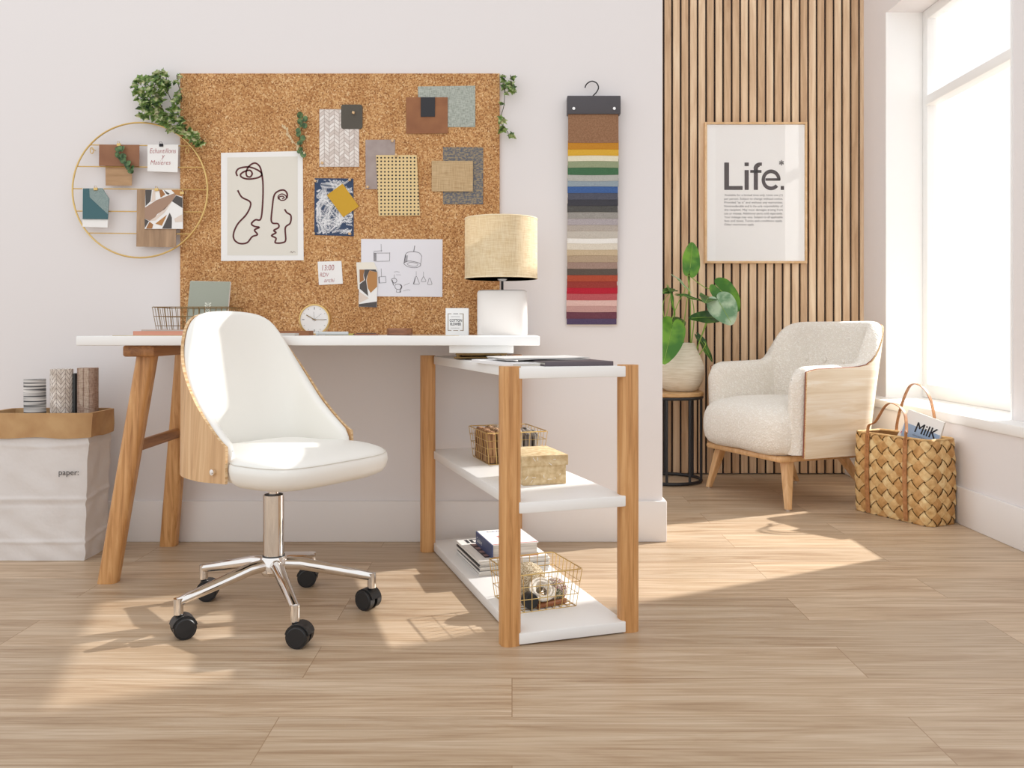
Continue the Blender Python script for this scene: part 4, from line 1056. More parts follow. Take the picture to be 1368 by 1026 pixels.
b = bm_new(); tube(b, [loop_pt(i*PER/90, BH, -.003) for i in range(90)], .0055, 8, closed=True); obj('rim', b, 'straw', t, smooth=True)
for side in (-1, 1):
    b = bm_new(); yb_ = side*(BW_/2*1.06 + .006)
    for px_ in (-.105, .08):
        strap(b, [Vector((px_, side*(BW_/2 + .010 + .006*math.sin(PI*k_/8) + .004*k_/8), .006 + (BH-.006)*k_/8)) for k_ in range(9)], Vector((1, 0, 0)), .019, .0035)
    top = .175 if side < 0 else .205
    arc = [Vector((-.105, yb_, BH-.03)), Vector((-.103, yb_, BH+.03)), Vector((-.08, yb_ + (.0 if side > 0 else .015), BH+top*.55)), Vector((-.04, yb_ + (.0 if side > 0 else .03), BH+top*.95)), Vector((.005, yb_ + (.0 if side > 0 else .03), BH+top)),
           Vector((.05, yb_ + (0 if side > 0 else .03), BH+top*.82)), Vector((.075, yb_ + (0 if side > 0 else .01), BH+top*.45)), Vector((.08, yb_, BH+.02)), Vector((.08, yb_, BH-.03))]
    if side < 0:
        for v in arc[2:7]: v.z -= .045*(1)
    strap(b, catmull(arc, 7), Vector((1, .2, 0)) if 0 else Vector((0, 1, 0)), .015, .003)
    hd_ = obj('handle', b, 'tanleather', t, smooth=50)
    b = bm_new()
    for px_ in (-.105, .08): cyl(b, (px_, yb_ + side*.002, BH-.018), (px_, yb_ + side*.006, BH-.018), .0045, .0035, n=12)
    obj('rivets', b, 'bronze', hd_, smooth=30)
# magazines standing in the basket
def magazine(name, label, loc, rot, w, h, th, mats, deco=None, cat='magazine', group=None):
    b = bm_new(); box(b, (0, 0, 0), (w, th, h), .0006, mi=0, seg=1)
    box(b, (.002, .0008, -.0003), (w + .0004, th-.0008, h + .0004), 0, mi=1)
    if deco: deco(b, w, h, th)
    o = obj(name, b, mats, None); o.location = loc; o.rotation_euler = rot; return tag(o, label, cat, group)
def face_rect(b, x0, z0, x1, z1, mi, y=-.0004):
    f_ = b.faces.new([b.verts.new(Vector(p)) for p in ((x0, y, z0), (x1, y, z0), (x1, y, z1), (x0, y, z1))]); f_.material_index = mi
def face_text(b, s, size, x, z, mi, off=0, shear=0, w=None, y=-.0007, rz=0):
    textgeo(b, s, size, Matrix.Translation((x, y, z)) @ Matrix.Rotation(PI/2, 4, 'X') @ Matrix.Rotation(rz, 4, 'Z'), mi, off, shear, w=w)
SKY = pbr('cover_sky', '#9db3cf', .5)
def deco_milk(b, w, h, th):
    face_rect(b, .001, .01, w-.001, h-.055, 2); face_text(b, 'MilK', .062, .055, h-.078, 3, 0, 0.12, w=.098); face_text(b, 'MilK', .062, .0566, h-.078, 3, 0, 0.12, w=.098, y=-.0008)
    face_text(b, 'decoration', .012, .052, h-.094, 4, w=.075)
bx = cen
o = magazine('magazine', 'magazine titled MilK with pale blue cover sticking out of the woven basket', cen + ux*-.036 + uy*-.02 + Vector((0, 0, .225)), (math.radians(-8), math.radians(13), BA), .17, .225, .009, ['paper', 'paperside', SKY, 'ink', 'inkgrey'], deco_milk)
def deco_red(b, w, h, th): face_rect(b, .008, h-.06, .022, h-.008, 2); face_rect(b, .008, h-.075, .014, h-.064, 2); face_rect(b, .028, .01, w-.002, h-.03, 3)
magazine('magazine', 'white magazine with a red title block leaning at the left inside the woven basket', cen + ux*-.118 + uy*.012 + Vector((0, 0, .20)), (math.radians(-6), math.radians(27), BA), .12, .235, .006, ['paper', 'paperside', pbr('title_red', '#c22b4e', .5), pbr('cover_grey', '#8a95a8', .5)], deco_red)
# ============================================================ WIRE BASKETS
def wire_basket(name, label, loc, rz, w, d, h, inset, nx, ny, nz, mat, r=.0011, rimr=.0018, group=None):
    t = thing(name, label, 'wire basket', loc, rz, group)
    def P(u, v, k):   # u,v in -1..1, k 0..1 height
        i = inset*(1-k); return Vector((u*(w/2-i), v*(d/2-i), r + (h-r)*k))
    b = bm_new()
    for i in range(nx+1):
        u = -1+2*i/nx; tube(b, [P(u, -1, 1), P(u, -1, 0), P(u, 1, 0), P(u, 1, 1)], r, 5)
    for j in range(ny+1):
        v = -1+2*j/ny; tube(b, [P(-1, v, 1), P(-1, v, 0), P(1, v, 0), P(1, v, 1)], r, 5)
    for k in range(nz):
        q = k/nz; tube(b, [P(-1, -1, q), P(1, -1, q), P(1, 1, q), P(-1, 1, q)], r, 5, closed=True)
    obj('wire_mesh', b, mat, t, smooth=True)
    b = bm_new(); tube(b, [P(a*.999, c, 1) for a, c in ((-1, -.94), (-.96, -1), (.96, -1), (1, -.94), (1, .94), (.96, 1), (-.96, 1), (-1, .94))], rimr, 6, closed=True); obj('rim', b, mat, t, smooth=True)
    return t
# on the lower shelf
bc = Vector((.062, 2.345, S0)); br_ = math.radians(22)
wire_basket('wire_basket', 'gold wire basket of craft supplies on the bottom shelf', bc + Vector((.0, .0, .0)), br_, .195, .185, .102, .012, 8, 8, 3, 'gold')
bxv = Vector((math.cos(br_), math.sin(br_), 0)); byv = Vector((-bxv.y, bxv.x, 0))
def ball(name, label, loc, r, mat, cat, strands=9, sr=.0022, mat2=None):
    t = thing(name, label, cat, loc); rnd = random.Random(int(r*10000))
    b = bm_new(); bmesh.ops.create_uvsphere(b, u_segments=28, v_segments=18, radius=r-.001); obj('core', b, mat, t, smooth=True)
    b = bm_new()
    for i in range(strands):
        ax = Vector((rnd.uniform(-1, 1), rnd.uniform(-1, 1), rnd.uniform(-1, 1))).normalized(); u, v = frame_of(ax)
        for off in (-.5, -.25, 0, .25, .5):
            rr = math.sqrt(max(0, 1-off*off*.6)); c = ax*(off*r*.77)
            tube(b, [c + (u*math.cos(a*PI/14) + v*math.sin(a*PI/14))*r*rr for a in range(28)], sr, 5, closed=True, mi=i % 2 if mat2 else 0)
    obj('thread', b, [mat, mat2] if mat2 else mat, t, smooth=True); return t
twine = fabric('twine', '#a8916c', '#e8dcc4', 300); cream = fabric('ribbon_cream', '#d8cfc0', '#f0eae0', 300)
ball('twine_ball', 'ball of natural twine at the back of the gold wire basket', bc - bxv*.010 + byv*.025 + Vector((0, 0, .052)), .046, twine, 'twine')
ball('yarn_ball', 'speckled red, white and green yarn ball on the right in the gold wire basket', bc + bxv*.048 - byv*.028 + Vector((0, 0, .0335)), .030, fabric('yarn_a', '#4f5a3a', '#d8cdb8', 220), 'yarn', 8, .002, fabric('yarn_b', '#8e3046', '#f0e6dc', 200))
b = bm_new()
prof = [(.017, -.011), (.031, -.011), (.034, -.004), (.034, .004), (.031, .011), (.017, .011), (.015, 0)]
lathe(b, prof + [prof[0]], n=36) if 0 else None
for k in range(6): tube(b, [Vector(((.019+.0028*k)*math.cos(a*PI/18), (.019+.0028*k)*math.sin(a*PI/18), -.009 + .0035*(k % 3)*1.6)) for a in range(36)], .004, 6, closed=True)
o = obj('ribbon_roll', b, cream, smooth=True); o.location = bc + bxv*.002 - byv*.046 + Vector((0, 0, .044)); o.rotation_euler = (math.radians(38), 0, .3); tag(o, 'roll of cream cord tilted at the front of the gold wire basket', 'cord')
b = bm_new(); lathe(b, [(.006, -.014), (.019, -.014), (.021, -.010), (.021, .010), (.019, .014), (.006, .014)], n=28); o = obj('tape_roll', b, 'black', smooth=40); o.location = bc - bxv*.040 - byv*.058 + Vector((0, 0, .0235)); o.rotation_euler = (PI/2, 0, .4); tag(o, 'black spool in the front left corner of the gold wire basket', 'spool')
for i, (x, y, a, z, mt, lb) in enumerate(((.018, -.062, .15, .009, '#a2633a', 'reddish wooden stick lying along the front of the gold wire basket'), (.030, -.045, -.2, .0085, '#c48f5c', 'pale wooden stick lying on the floor of the gold wire basket'))):
    b = bm_new(); tube(b, [Vector((-.04, 0, 0)), Vector((.04, 0, 0))], .0065, 10); o = obj('wooden_stick', b, wood('stick%d' % i, mt, '#7a4a2a', (3, 40, 40)), smooth=40); o.location = bc + bxv*x + byv*y + Vector((0, 0, z)); o.rotation_euler = (0, 0, br_ + a); tag(o, lb, 'stick')
# on the middle shelf: basket of rolled fabrics
mc = U(.055 + .045, .50 + .12, S1); 
near_left = Vector((-.078, 2.66, S1)); mrot = math.radians(17); mx = Vector((math.cos(mrot), math.sin(mrot), 0)); my = Vector((-mx.y, mx.x, 0))
mc = near_left + mx*.098 + my*.108
wire_basket('wire_basket', 'gold wire basket filled with folded fabrics on the middle shelf', mc, mrot, .20, .22, .10, .012, 7, 7, 4, 'gold')
cl = [('#7d5638', '#b98f66'), ('#6f4c33', '#c3a27c'), ('#cbb9a2', '#efe6d8'), ('#857467', '#b9aa9b'), ('#544c48', '#8c837c'), ('#3f3936', '#cfc6bb')]
fl = ['rust brown folded fabric at the left end of the middle shelf basket', 'dark copper folded fabric second from the left in the middle shelf basket', 'cream folded fabric in the centre of the middle shelf basket',
      'taupe folded fabric right of the cream one in the middle shelf basket', 'charcoal folded fabric second from the right in the middle shelf basket', 'black and white striped folded fabric at the right end of the middle shelf basket']
for i, ((c1, c2), lb) in enumerate(zip(cl, fl)):
    b = bm_new(); wd = .0130; hz = .094 + (.010, .012, .018, .015, .004, .004)[i]; n = 9
    prof = [(-wd, 0), (-wd, hz-.016)] + [(wd*math.copysign(abs(math.cos(PI - PI*k/6))**.6, math.cos(PI - PI*k/6)), hz-.016 + .012*abs(math.sin(PI*k/6))**.6) for k in range(1, 6)] + [(wd, hz-.016), (wd, 0)]
    rings = []
    for k in range(n+1):
        v = -.088 + .176*k/n; wv = 1 + .05*math.sin(k*2.1+i); dz = -.006*(abs(v)/.09)**3 + .002*math.sin(k*1.7+i*2); sc_ = 1 if 0 < k < n else .8
        rings.append([b.verts.new((x*wv*sc_ + (1-z/.11)*x*.0, v, .003 + z*(1 if 0 < k < n else .96) + (dz if z > .02 else 0))) for x, z in prof])
    m = len(prof)
    for a, c in zip(rings, rings[1:]): bridge(b, a, c)
    cap(b, rings[0], flip=True); cap(b, rings[-1])
    o = obj('folded_fabric', b, fabric('fold%d' % i, c1, c2, 22, stretch=(9, 3, .6) if i not in (5,) else (10, .5, .5), lo=.44, hi=.58), smooth=60)
    o.location = mc + mx*(-.0735 + .0294*i); o.rotation_euler = (0, 0, mrot); tag(o, lb, 'fabric', 'folded fabrics in the middle shelf basket')
# kraft gift box
kb = Vector((.034, 2.317, S1 + .0004)); krot = math.radians(16)
t = thing('gift_box', 'speckled straw coloured cardboard box with lid on the middle shelf', 'box', kb, krot)
spk = NT('straw_board'); mp = spk.coord(); nz = spk.n('TexNoise'); nz.inputs['Scale'].default_value = 60; nz.inputs['Detail'].default_value = 5; spk.l(mp, 'Vector', nz, 'Vector')
r_ = spk.ramp([(.3, '#bd9f72'), (.5, '#d4bb90'), (.7, '#e6d3ac')]); spk.l(nz, 'Fac', r_, 'Fac'); spk.l(r_, 'Color', spk.b, 'Base Color'); spk.b.inputs['Roughness'].default_value = .9
b = bm_new(); box(b, (-.004, 0, 0), (.118, .175, .062), .001); bb_ = obj('box_body', b, [spk.m, 'paper'], t, smooth=30)
b = bm_new(); box(b, (-.009, -.004, .052), (.123, .180, .080), .0012); obj('lid', b, spk.m, t, smooth=30)
b = bm_new(); rnd = random.Random(5)
for k in range(12):
    x, z, a = rnd.uniform(.004, .112), rnd.uniform(.006, .074), rnd.uniform(0, PI); y = -.0004 if z < .05 else -.0044; l_ = rnd.uniform(.002, .006)
    dx, dz = math.cos(a)*l_, math.sin(a)*l_; ex_, ez = -math.sin(a)*.0006, math.cos(a)*.0006
    if .047 < z < .056: continue
    b.faces.new([b.verts.new((x+p*dx+q*ex_, y, z+p*dz+q*ez)) for p, q in ((-1, -1), (1, -1), (1, 1), (-1, 1))])
obj('petal_inclusions', b, 'paper', bb_)

# ============================================================ MAGAZINE STACK AND BOOK, bottom shelf
ms = Vector((-.099, 2.572, S0)); mr = math.radians(18)
covers = [('#d9d6d2', 'grey covered magazine at the very bottom of the stack on the bottom shelf'), ('#efece8', 'white magazine second from the bottom of the stack on the bottom shelf'), ('#2f2d30', 'dark covered magazine third from the bottom of the stack on the bottom shelf'),
          ('#e6e2dc', 'cream magazine in the middle of the stack on the bottom shelf'), ('#26262a', 'black covered magazine under the topmost two of the bottom shelf stack'), ('#e9e6e0', 'pale magazine directly under the topmost one of the bottom shelf stack'),
          ('#f2efea', 'topmost magazine of the bottom shelf stack with big black title letters')]
z = S0 + .0004
def flat_mag(label, loc, rz, w, d, th, cover, deco=None, extra=(), cat='magazine', group=None, name='magazine', edge='paperside'):
    b = bm_new()
    box(b, (0, 0, 0), (w, d, .0006), 0, mi=0); box(b, (0, 0, th-.0006), (w, d, th), 0, mi=0); box(b, (-.0006, 0, 0), (.0006, d, th), 0, mi=0)
    box(b, (.0006, .001, .0006), (w-.001, d-.001, th-.0006), 0, mi=1)
    if deco: deco(b, w, d, th)
    o = obj(name, b, [pbr('cover' + cover, cover, .4), edge] + list(extra)); o.location = loc; o.rotation_euler = (0, 0, rz); return tag(o, label, cat, group)
def top_text(b, s, size, x, y, z, mi, off=0, rz=0, w=None, shear=0): textgeo(b, s, size, Matrix.Translation((x, y, z)) @ Matrix.Rotation(rz, 4, 'Z'), mi, off, shear, w=w)
def top_rect(b, x0, y0, x1, y1, z, mi):
    f_ = b.faces.new([b.verts.new(p) for p in ((x0, y0, z), (x1, y0, z), (x1, y1, z), (x0, y1, z))]); f_.material_index = mi
def deco_ide(b, w, d, th):
    top_text(b, 'IDE', .060, .022, d-.052, th+.0004, 2, .0022); top_rect(b, .028, .03, w-.02, d-.068, th+.0002, 3)
    for k in range(4): top_rect(b, .032, .045+.045*k, w-.024, .068+.045*k, th+.0004, 4)
for i, (c, lb) in enumerate(covers):
    th = (.008, .0065, .0055, .0075, .0055, .0065, .0075)[i]; jx, jy, jr = ((0, 0, 0), (.004, .0, .01), (.001, .004, -.008), (.006, -.002, .015), (.001, .002, 0), (.005, .003, -.012), (0, 0, .005))[i]
    flat_mag(lb, Vector((ms.x+jx, ms.y+jy, z)), mr + jr, .222, .272, th, c, deco_ide if i == 6 else None, ['ink', pbr('cover_photo', '#3c3033', .5), pbr('cover_photo_pink', '#a98680', .5)], group='magazines stacked on the bottom shelf'); z += th
ZB = z
def thick_book(name, label, loc, rz, w, d, th, mats, deco=None):
    t = thing(name, label, 'book', loc, rz)
    b = bm_new(); box(b, (0, 0, 0), (w, d, .0028), .0006, mi=1, seg=1); box(b, (0, 0, th-.0028), (w, d, th), .0006, mi=0, seg=1)
    prism(b, [(-.0035, 0), (.0012, 0), (.0012, d), (-.0035, d)], .0005, th-.0005, mi=2)
    if deco: deco(b, w, d, th)
    obj('cover', b, mats, t)
    b = bm_new(); box(b, (.0012, .004, .0028), (w-.004, d-.004, th-.0028), 0); obj('pages', b, 'paperside', t); return t
def deco_book(b, w, d, th):
    top_text(b, 'CUISINE', .016, .025, d-.03, th+.0004, 3, .0003, w=.10)
    P = [(w*.52 + .034*math.cos(a*PI/10)*(1+.18*math.sin(3*a)), d*.48 + .03*math.sin(a*PI/10)) for a in range(20)]
    f_ = b.faces.new([b.verts.new((x, y, th+.0004)) for x, y in P]); f_.material_index = 4
    textgeo(b, 'Cuisine', .022, Matrix.Translation((-.0041, d-.012, th*.3)) @ Matrix.Rotation(-PI/2, 4, 'Z') @ Matrix.Rotation(PI/2, 4, 'X'), 5, 0)
    top_rect(b, .002, .001, w-.002, .006, th+.0003, 4)
thick_book('thick_book', 'thick book with white cover and dark blue spine on top of the magazine stack', Vector((-.058, 2.60, ZB)), math.radians(17), .146, .19, .041, ['paper', pbr('book_red', '#a3283c', .5), pbr('spine_blue', '#3c4a74', .45), pbr('ink_blue', '#49679c', .6), pbr('cover_redart', '#c5555a', .6), 'paper'], deco_book)

# ============================================================ ON TOP OF THE SHELF UNIT
flat_mag('white brochure lying left of the dark book on top of the shelf unit', U(.022, .10, S2), TH + .10, .15, .32, .008, '#f4f4f6', cat='brochure', name='brochure')
thick = S2
b = bm_new(); box(b, (0, 0, 0), (.185, .245, .0045), .0006); box(b, (0, .0, .009), (.185, .245, .0115), .0006); box(b, (0, -.0006, 0), (.185, .002, .0115), .0008); box(b, (.002, .002, .0045), (.183, .243, .009), 0, mi=1)
o = obj('dark_book', b, [pbr('plum_cover', '#5b5157', .45), 'paperside'], smooth=30); o.location = U(.052, .012, S2 + .0085) if 0 else U(.078, .03, S2 + .0); o.rotation_euler = (0, 0, TH - .03)
# keep the dark book beside the brochure, both lying on the shelf
o.location = U(.0995, .02, S2); tag(o, 'dark plum covered book lying near the front on top of the shelf unit', 'book')
bpy.data.objects['brochure'].location = U(-.005+.02, .16, S2) if 0 else U(.018, .03, S2)
bpy.data.objects['brochure'].rotation_euler = (0, 0, TH + .06)
bpy.data.objects['brochure'].scale = (.5, 1, 1)
def open_sheet(name, label, loc, rz, w, d, lift, mat, th=.0009, pages=3):
    b = bm_new(); n = 14
    for s_ in range(pages):
        V = []
        for i in range(n+1):
            u = i/n; zz = lift*math.sin(PI*min(1, u*1.25))**2*(1 - .3*s_) + s_*th*1.8 + .008*max(0, u-.8)*(s_ - 1)
            V.append([b.verts.new((u*w - .002*s_, 0+.002*s_, zz)), b.verts.new((u*w - .002*s_, d, zz)), b.verts.new((u*w-.002*s_, d, zz+th)), b.verts.new((u*w-.002*s_, 0+.002*s_, zz+th))])
        for a, c in zip(V, V[1:]): bridge(b, a, c)
        cap(b, V[0], flip=True); cap(b, V[-1])
    o = obj(name, b, mat, smooth=40); o.location = loc; o.rotation_euler = (0, 0, rz); return tag(o, label, 'booklet')
open_sheet('booklet', 'pale grey booklet with curling pages spread over the dark plum book', U(.03, .12, S2 + .0118), TH - .04, .235, .20, .003, pbr('booklet_grey', '#cfccc9', .6), .0012)

# ============================================================ ON THE DESK
dz = DZ + .0003
wire_basket('wire_basket', 'bronze wire basket behind the office chair at the left of the desk', Vector((WX(266, 2.93), 2.93, DZ)), 0, .250, .165, .094, .012, 13, 8, 3, 'bronze', .0011, .0016)
b = bm_new(); box(b, (-.07, 0, 0), (.07, .012, .19), .0015, mi=0); box(b, (-.068, .0015, -.0005), (.0704, .0105, .1905), 0, mi=1)
def motif(b):
    for k in range(5):
        y = .066 + k*.009
        for sg in (-1, 1):
            f_ = b.faces.new([b.verts.new(p) for p in ((0, -.0005, y), (sg*.007, -.0005, y+.011), (sg*.012, -.0005, y+.009), (sg*.008, -.0005, y+.004))]); f_.material_index = 2
    f_ = b.faces.new([b.verts.new(p) for p in ((-.0006, -.0005, .05), (.0006, -.0005, .05), (.0006, -.0005, .115), (-.0006, -.0005, .115))]); f_.material_index = 2
motif(b)
o = obj('green_notebook', b, [fabric('sage_cover', '#9a9e90', '#a9ad9f', 500), 'paper', pbr('embossed', '#dfe0d2', .6)], smooth=30); o.location = (WX(277.5, 3.02), 2.995, DZ + .0045); o.rotation_euler = (math.radians(-13), math.radians(1.2), math.radians(2)); tag(o, 'sage green notebook with a leaf motif standing in the bronze wire basket', 'notebook')
b = bm_new(); tube(b, [Vector((-.022, 0, 0)), Vector((.022, 0, 0))], .015, 18); o = obj('wooden_roll', b, 'kraft', smooth=40); o.location = (-1.075, 2.90, DZ + .0185); o.rotation_euler = (0, 0, .5); tag(o, 'small kraft paper roll inside the bronze wire basket', 'roll')
flat_mag('coral covered notebook lying in front of the bronze wire basket on the desk', Vector((WX(178, 2.70), 2.70, DZ)), .02, .21, .15, .0145, '#dd9f86', cat='notebook', name='coral_notebook', edge=pbr('coral_edge', '#d99a82', .6))
flat_mag('pale pink notebook lying on the coral notebook', Vector((WX(190, 2.72), 2.715, DZ + .0145)), .06, .18, .11, .0045, '#cfb7a5', cat='notebook', name='pink_notebook')
b = bm_new(); P = [(-.11 + .005, 0), (.0, -.03), (.13, -.035), (.16, 0), (.13, .035), (.0, .03)]; P = [(v.x, v.y) for v in catmull([Vector((x, y, 0)) for x, y in P], 6, True)]; prism(b, P, 0, .0016)
o = obj('wooden_board', b, pbr('thin_board', '#cdbd9c', .6)); o.location = (WX(196, 2.63), 2.63, DZ); tag(o, 'thin pale pointed board at the left front edge of the desk', 'board')
# clock
ck = Vector((WX(420, 2.93), 2.93, DZ)); RCk = .0525
t = thing('table_clock', 'round white clock with a brass rim standing on the desk', 'clock', ck, 0, rx=0); Cz = RCk + .001
def face_ring(b, prof, n=64, mi=0):    # lathe about the y axis
    rings = []
    for r, y in prof: rings.append([b.verts.new((r*math.cos(2*PI*i/n), y, Cz + r*math.sin(2*PI*i/n))) for i in range(n)])
    for a, c in zip(rings, rings[1:]): bridge(b, a, c, mi)
    return rings
b = bm_new(); rg = face_ring(b, [(RCk-.005, .0), (RCk-.004, -.004), (RCk, -.003), (RCk, .030), (RCk-.006, .034)]); cap(b, rg[-1]); obj('case', b, 'gold', t, smooth=40)
b = bm_new(); rg = [b.verts.new(((RCk-.0045)*math.cos(2*PI*i/64), .0, Cz+(RCk-.0045)*math.sin(2*PI*i/64))) for i in range(64)]; cap(b, rg)
for k in range(12):
    a = k*PI/6; r0, r1 = (.034, .042) if k % 3 == 0 else (.038, .042); c_, s_ = math.cos(a), math.sin(a); w_ = .0011 if k % 3 == 0 else .0005
    f_ = b.faces.new([b.verts.new((c_*r+q*-s_*w_, -.0006, Cz+s_*r+q*c_*w_)) for r, q in ((r0, -1), (r1, -1), (r1, 1), (r0, 1))]); f_.material_index = 1
obj('dial', b, ['paper', 'inkgrey'], t)
def hand(name, a, l, w, y, mat):
    b = bm_new(); a = math.radians(a); c_, s_ = math.cos(a), math.sin(a)
    box(b, (-.006, y-.0006, -w/2), (l, y, w/2), 0, rot=None); m_ = Matrix.Translation((0, 0, Cz)) @ Matrix.Rotation(-a, 4, 'Y'); bmesh.ops.transform(b, matrix=m_, verts=b.verts); obj(name, b, mat, t)
hand('hour_hand', 150, .031, .0026, -.0020, 'bronze'); hand('minute_hand', -1, .036, .0018, -.0030, 'bronze'); hand('second_hand', 38, .032, .0006, -.0038, 'inkgrey'); hand('alarm_hand', 95, .026, .0005, -.0012, 'inkgrey')
# brown notebook + small pad left of the clock
flat_mag('brown leather notebook beside the left of the round clock', Vector((WX(362, 2.80), 2.80, DZ)), .05, .122, .09, .0155, '#a5704a', cat='notebook', name='brown_notebook', edge=pbr('brown_edge', '#9a6743', .6))
flat_mag('small white pad in front of the brown leather notebook', Vector((WX(368, 2.70), 2.68, DZ)), .03, .066, .06, .008, '#d8d6da', cat='note pad', name='note_pad')
def stick(name, label, x0, x1, Y, r, mat, cat, dy=.02, z=None, n=6, tip=None):
    a = Vector((WX(x0, Y), Y, DZ + (z or r*1.02))); c = Vector((WX(x1, Y), Y + dy, DZ + (z or r*1.02))); t_ = thing(name, label, cat, a)
    b = bm_new(); tube(b, [Vector((0, 0, 0)), (c-a)*.93], r, n); obj('barrel', b, mat, t_, smooth=40)
    b = bm_new(); cyl(b, (c-a)*.93, (c-a), r, r*.15, n=n); obj('tip', b, tip or 'ink', t_, smooth=40)
stick('pencil', 'yellow green pencil lying behind the silver pen on the desk', 434, 478, 2.80, .0034, pbr('pencil_yellow', '#b9ad55', .5), 'pencil')
stick('pen', 'black pen lying behind the white sheets near the middle of the desk', 476, 503, 2.85, .0044, 'black', 'pen', .01)
stick('pencil', 'brown pencil lying on the white sheets near the black pen', 505, 470, 2.76, .0035, pbr('pencil_brown', '#8f5a3c', .5), 'pencil')
b = bm_new(); tube(b, [Vector((0, 0, 0)), Vector((.095, .006, 0))], .0055, 12); tube(b, [Vector((-.004, 0, 0)), Vector((.004, .0002, 0))], .0075, 12); o = obj('marker_pen', b, pbr('silver_pen', '#c9cccc', .35, .3), smooth=40); o.location = (WX(424, 2.68), 2.68, DZ+.0077); tag(o, 'silver grey marker pen lying in front of the round clock', 'pen')
for i, (x0, x1, Y, a, lb) in enumerate(((410, 470, 2.61, .05, 'white sheet under the marker pen at the front edge of the desk'), (472, 530, 2.62, -.06, 'white sheet left of the dark wooden coaster on the desk'), (548, 612, 2.61, .03, 'cream sheet between the wooden coaster and the candle box'), (615, 655, 2.62, -.04, 'white sheet in front of the lamp base on the desk'))):
    b = bm_new(); w_ = (x1-x0)*Y/FPX; box(b, (0, 0, 0), (w_, .13, .0008), 0); o = obj('paper_sheet', b, ['paper', 'paper', pbr('cream_sheet', '#e4d3b6', .8), 'paper'][i]); o.location = (WX(x0, Y), Y, DZ); o.rotation_euler = (0, 0, a); tag(o, lb, 'paper')
b = bm_new(); lathe(b, [(0, .004), (.036, .004), (.038, .022), (.0405, .024), (.0425, .021), (.0425, .002), (.040, 0), (0, 0)], n=48, expo=2.4); o = obj('wooden_dish', b, wood('walnut_dish', '#a5714f', '#6b412b', (4, 30, 40), .4), smooth=40); o.location = (WX(534, 2.88), 2.88, DZ); tag(o, 'low round dark wooden dish near the middle of the desk', 'dish')
# candle box
b = bm_new(); kx = 2.86/FPX; w_, h_ = 30.5*kx, 36.5*kx
box(b, (-w_/2, 0, 0), (w_/2, .05, h_), .0008, mi=0)
def fr(x0, z0, x1, z1, mi): f_ = b.faces.new([b.verts.new(p) for p in ((x0, -.0006, z0), (x1, -.0006, z0), (x1, -.0006, z1), (x0, -.0006, z1))]); f_.material_index = mi
m_ = .0016; X0, X1, Z0, Z1_ = -w_*.40, w_*.29, h_*.17, h_*.80
fr(X0, Z0, X0+m_, Z1_, 1); fr(X1-m_*1.4, Z0, X1, Z1_, 1); fr(X0, Z0, X0+.012, Z0+m_, 1); fr(X1-.012, Z0, X1, Z0+m_, 1); fr(X0, Z1_-m_, X0+.012, Z1_, 1); fr(X1-.014, Z1_-m_, X1, Z1_, 1); fr(X0+.018, Z1_-m_, X1-.018, Z1_, 2); fr(X0+.018, Z0, X1-.018, Z0+m_, 1)
for s_, zz, sz, ww in (('COTTON', .50, .0125, .041), ('FLOWER', .365, .0125, .036)): textgeo(b, s_, sz, Matrix.Translation((X0+.006+(.0 if s_ == 'COTTON' else .002), -.0007, h_*zz)) @ Matrix.Rotation(PI/2, 4, 'X'), 2, .0002, w=ww)
fr(X0+.010, h_*.68, X1-.012, h_*.69, 3); fr(X0+.010, h_*.265, X1-.014, h_*.275, 3)
o = obj('candle_box', b, ['white', 'bronze', 'ink', 'inkgrey'], smooth=30); o.location = (WX(610.5, 2.86), 2.86, DZ); tag(o, 'small white box printed COTTON FLOWER on the desk', 'box')
# lamp
LC = Vector((WX(671, 2.86), 2.86, DZ))
t = thing('table_lamp', 'table lamp with white ceramic base and straw coloured drum shade on the desk', 'lamp', LC)
b = bm_new(); lathe(b, [(0, 0), (.080, 0), (.083, .003), (.083, .140), (.080, .147), (.074, .1495), (0, .151)], n=72, sy=.62, expo=3.0); obj('lamp_base', b, 'ceramic', t, smooth=40)
b = bm_new(); cyl(b, (0, 0, .149), (0, 0, .185), .0042, n=14, mi=0); obj('neck', b, 'blackmetal', t, smooth=30)
b = bm_new(); lathe(b, [(0, .180), (.010, .180), (.021, .192), (.021, .205), (.014, .214), (.014, .25), (0, .252)], n=28); obj('socket', b, 'white', t, smooth=40)
RS, zb_, zt_ = .1205, .187, .388
b = bm_new(); lathe(b, [(RS-.0018, zb_), (RS, zb_), (RS, zt_), (RS-.0018, zt_), (RS-.0018, zb_)], n=96)
o = obj('lamp_shade', b, 'shade', t, smooth=40); o.location = (-.004, 0, 0)
b = bm_new()
for zz in (zb_+.0025,): tube(b, [Vector((RS*math.cos(a*PI/48), RS*math.sin(a*PI/48), zz)) for a in range(96)], .0016, 6, closed=True)
for k in range(3):
    a = k*2*PI/3; cyl(b, (0, 0, .21), ((RS-.001)*math.cos(a), (RS-.001)*math.sin(a), .20), .0012, n=6)
obj('shade_spider', b, pbr('shade_trim', '#efe0c0', .7), o, smooth=True)
b = bm_new(); tube(b, [Vector((RS*math.cos(a*PI/48), RS*math.sin(a*PI/48), zt_-.0025)) for a in range(96)], .0016, 6, closed=True); obj('shade_rim', b, pbr('shade_trim', '#efe0c0', .7), o, smooth=True)

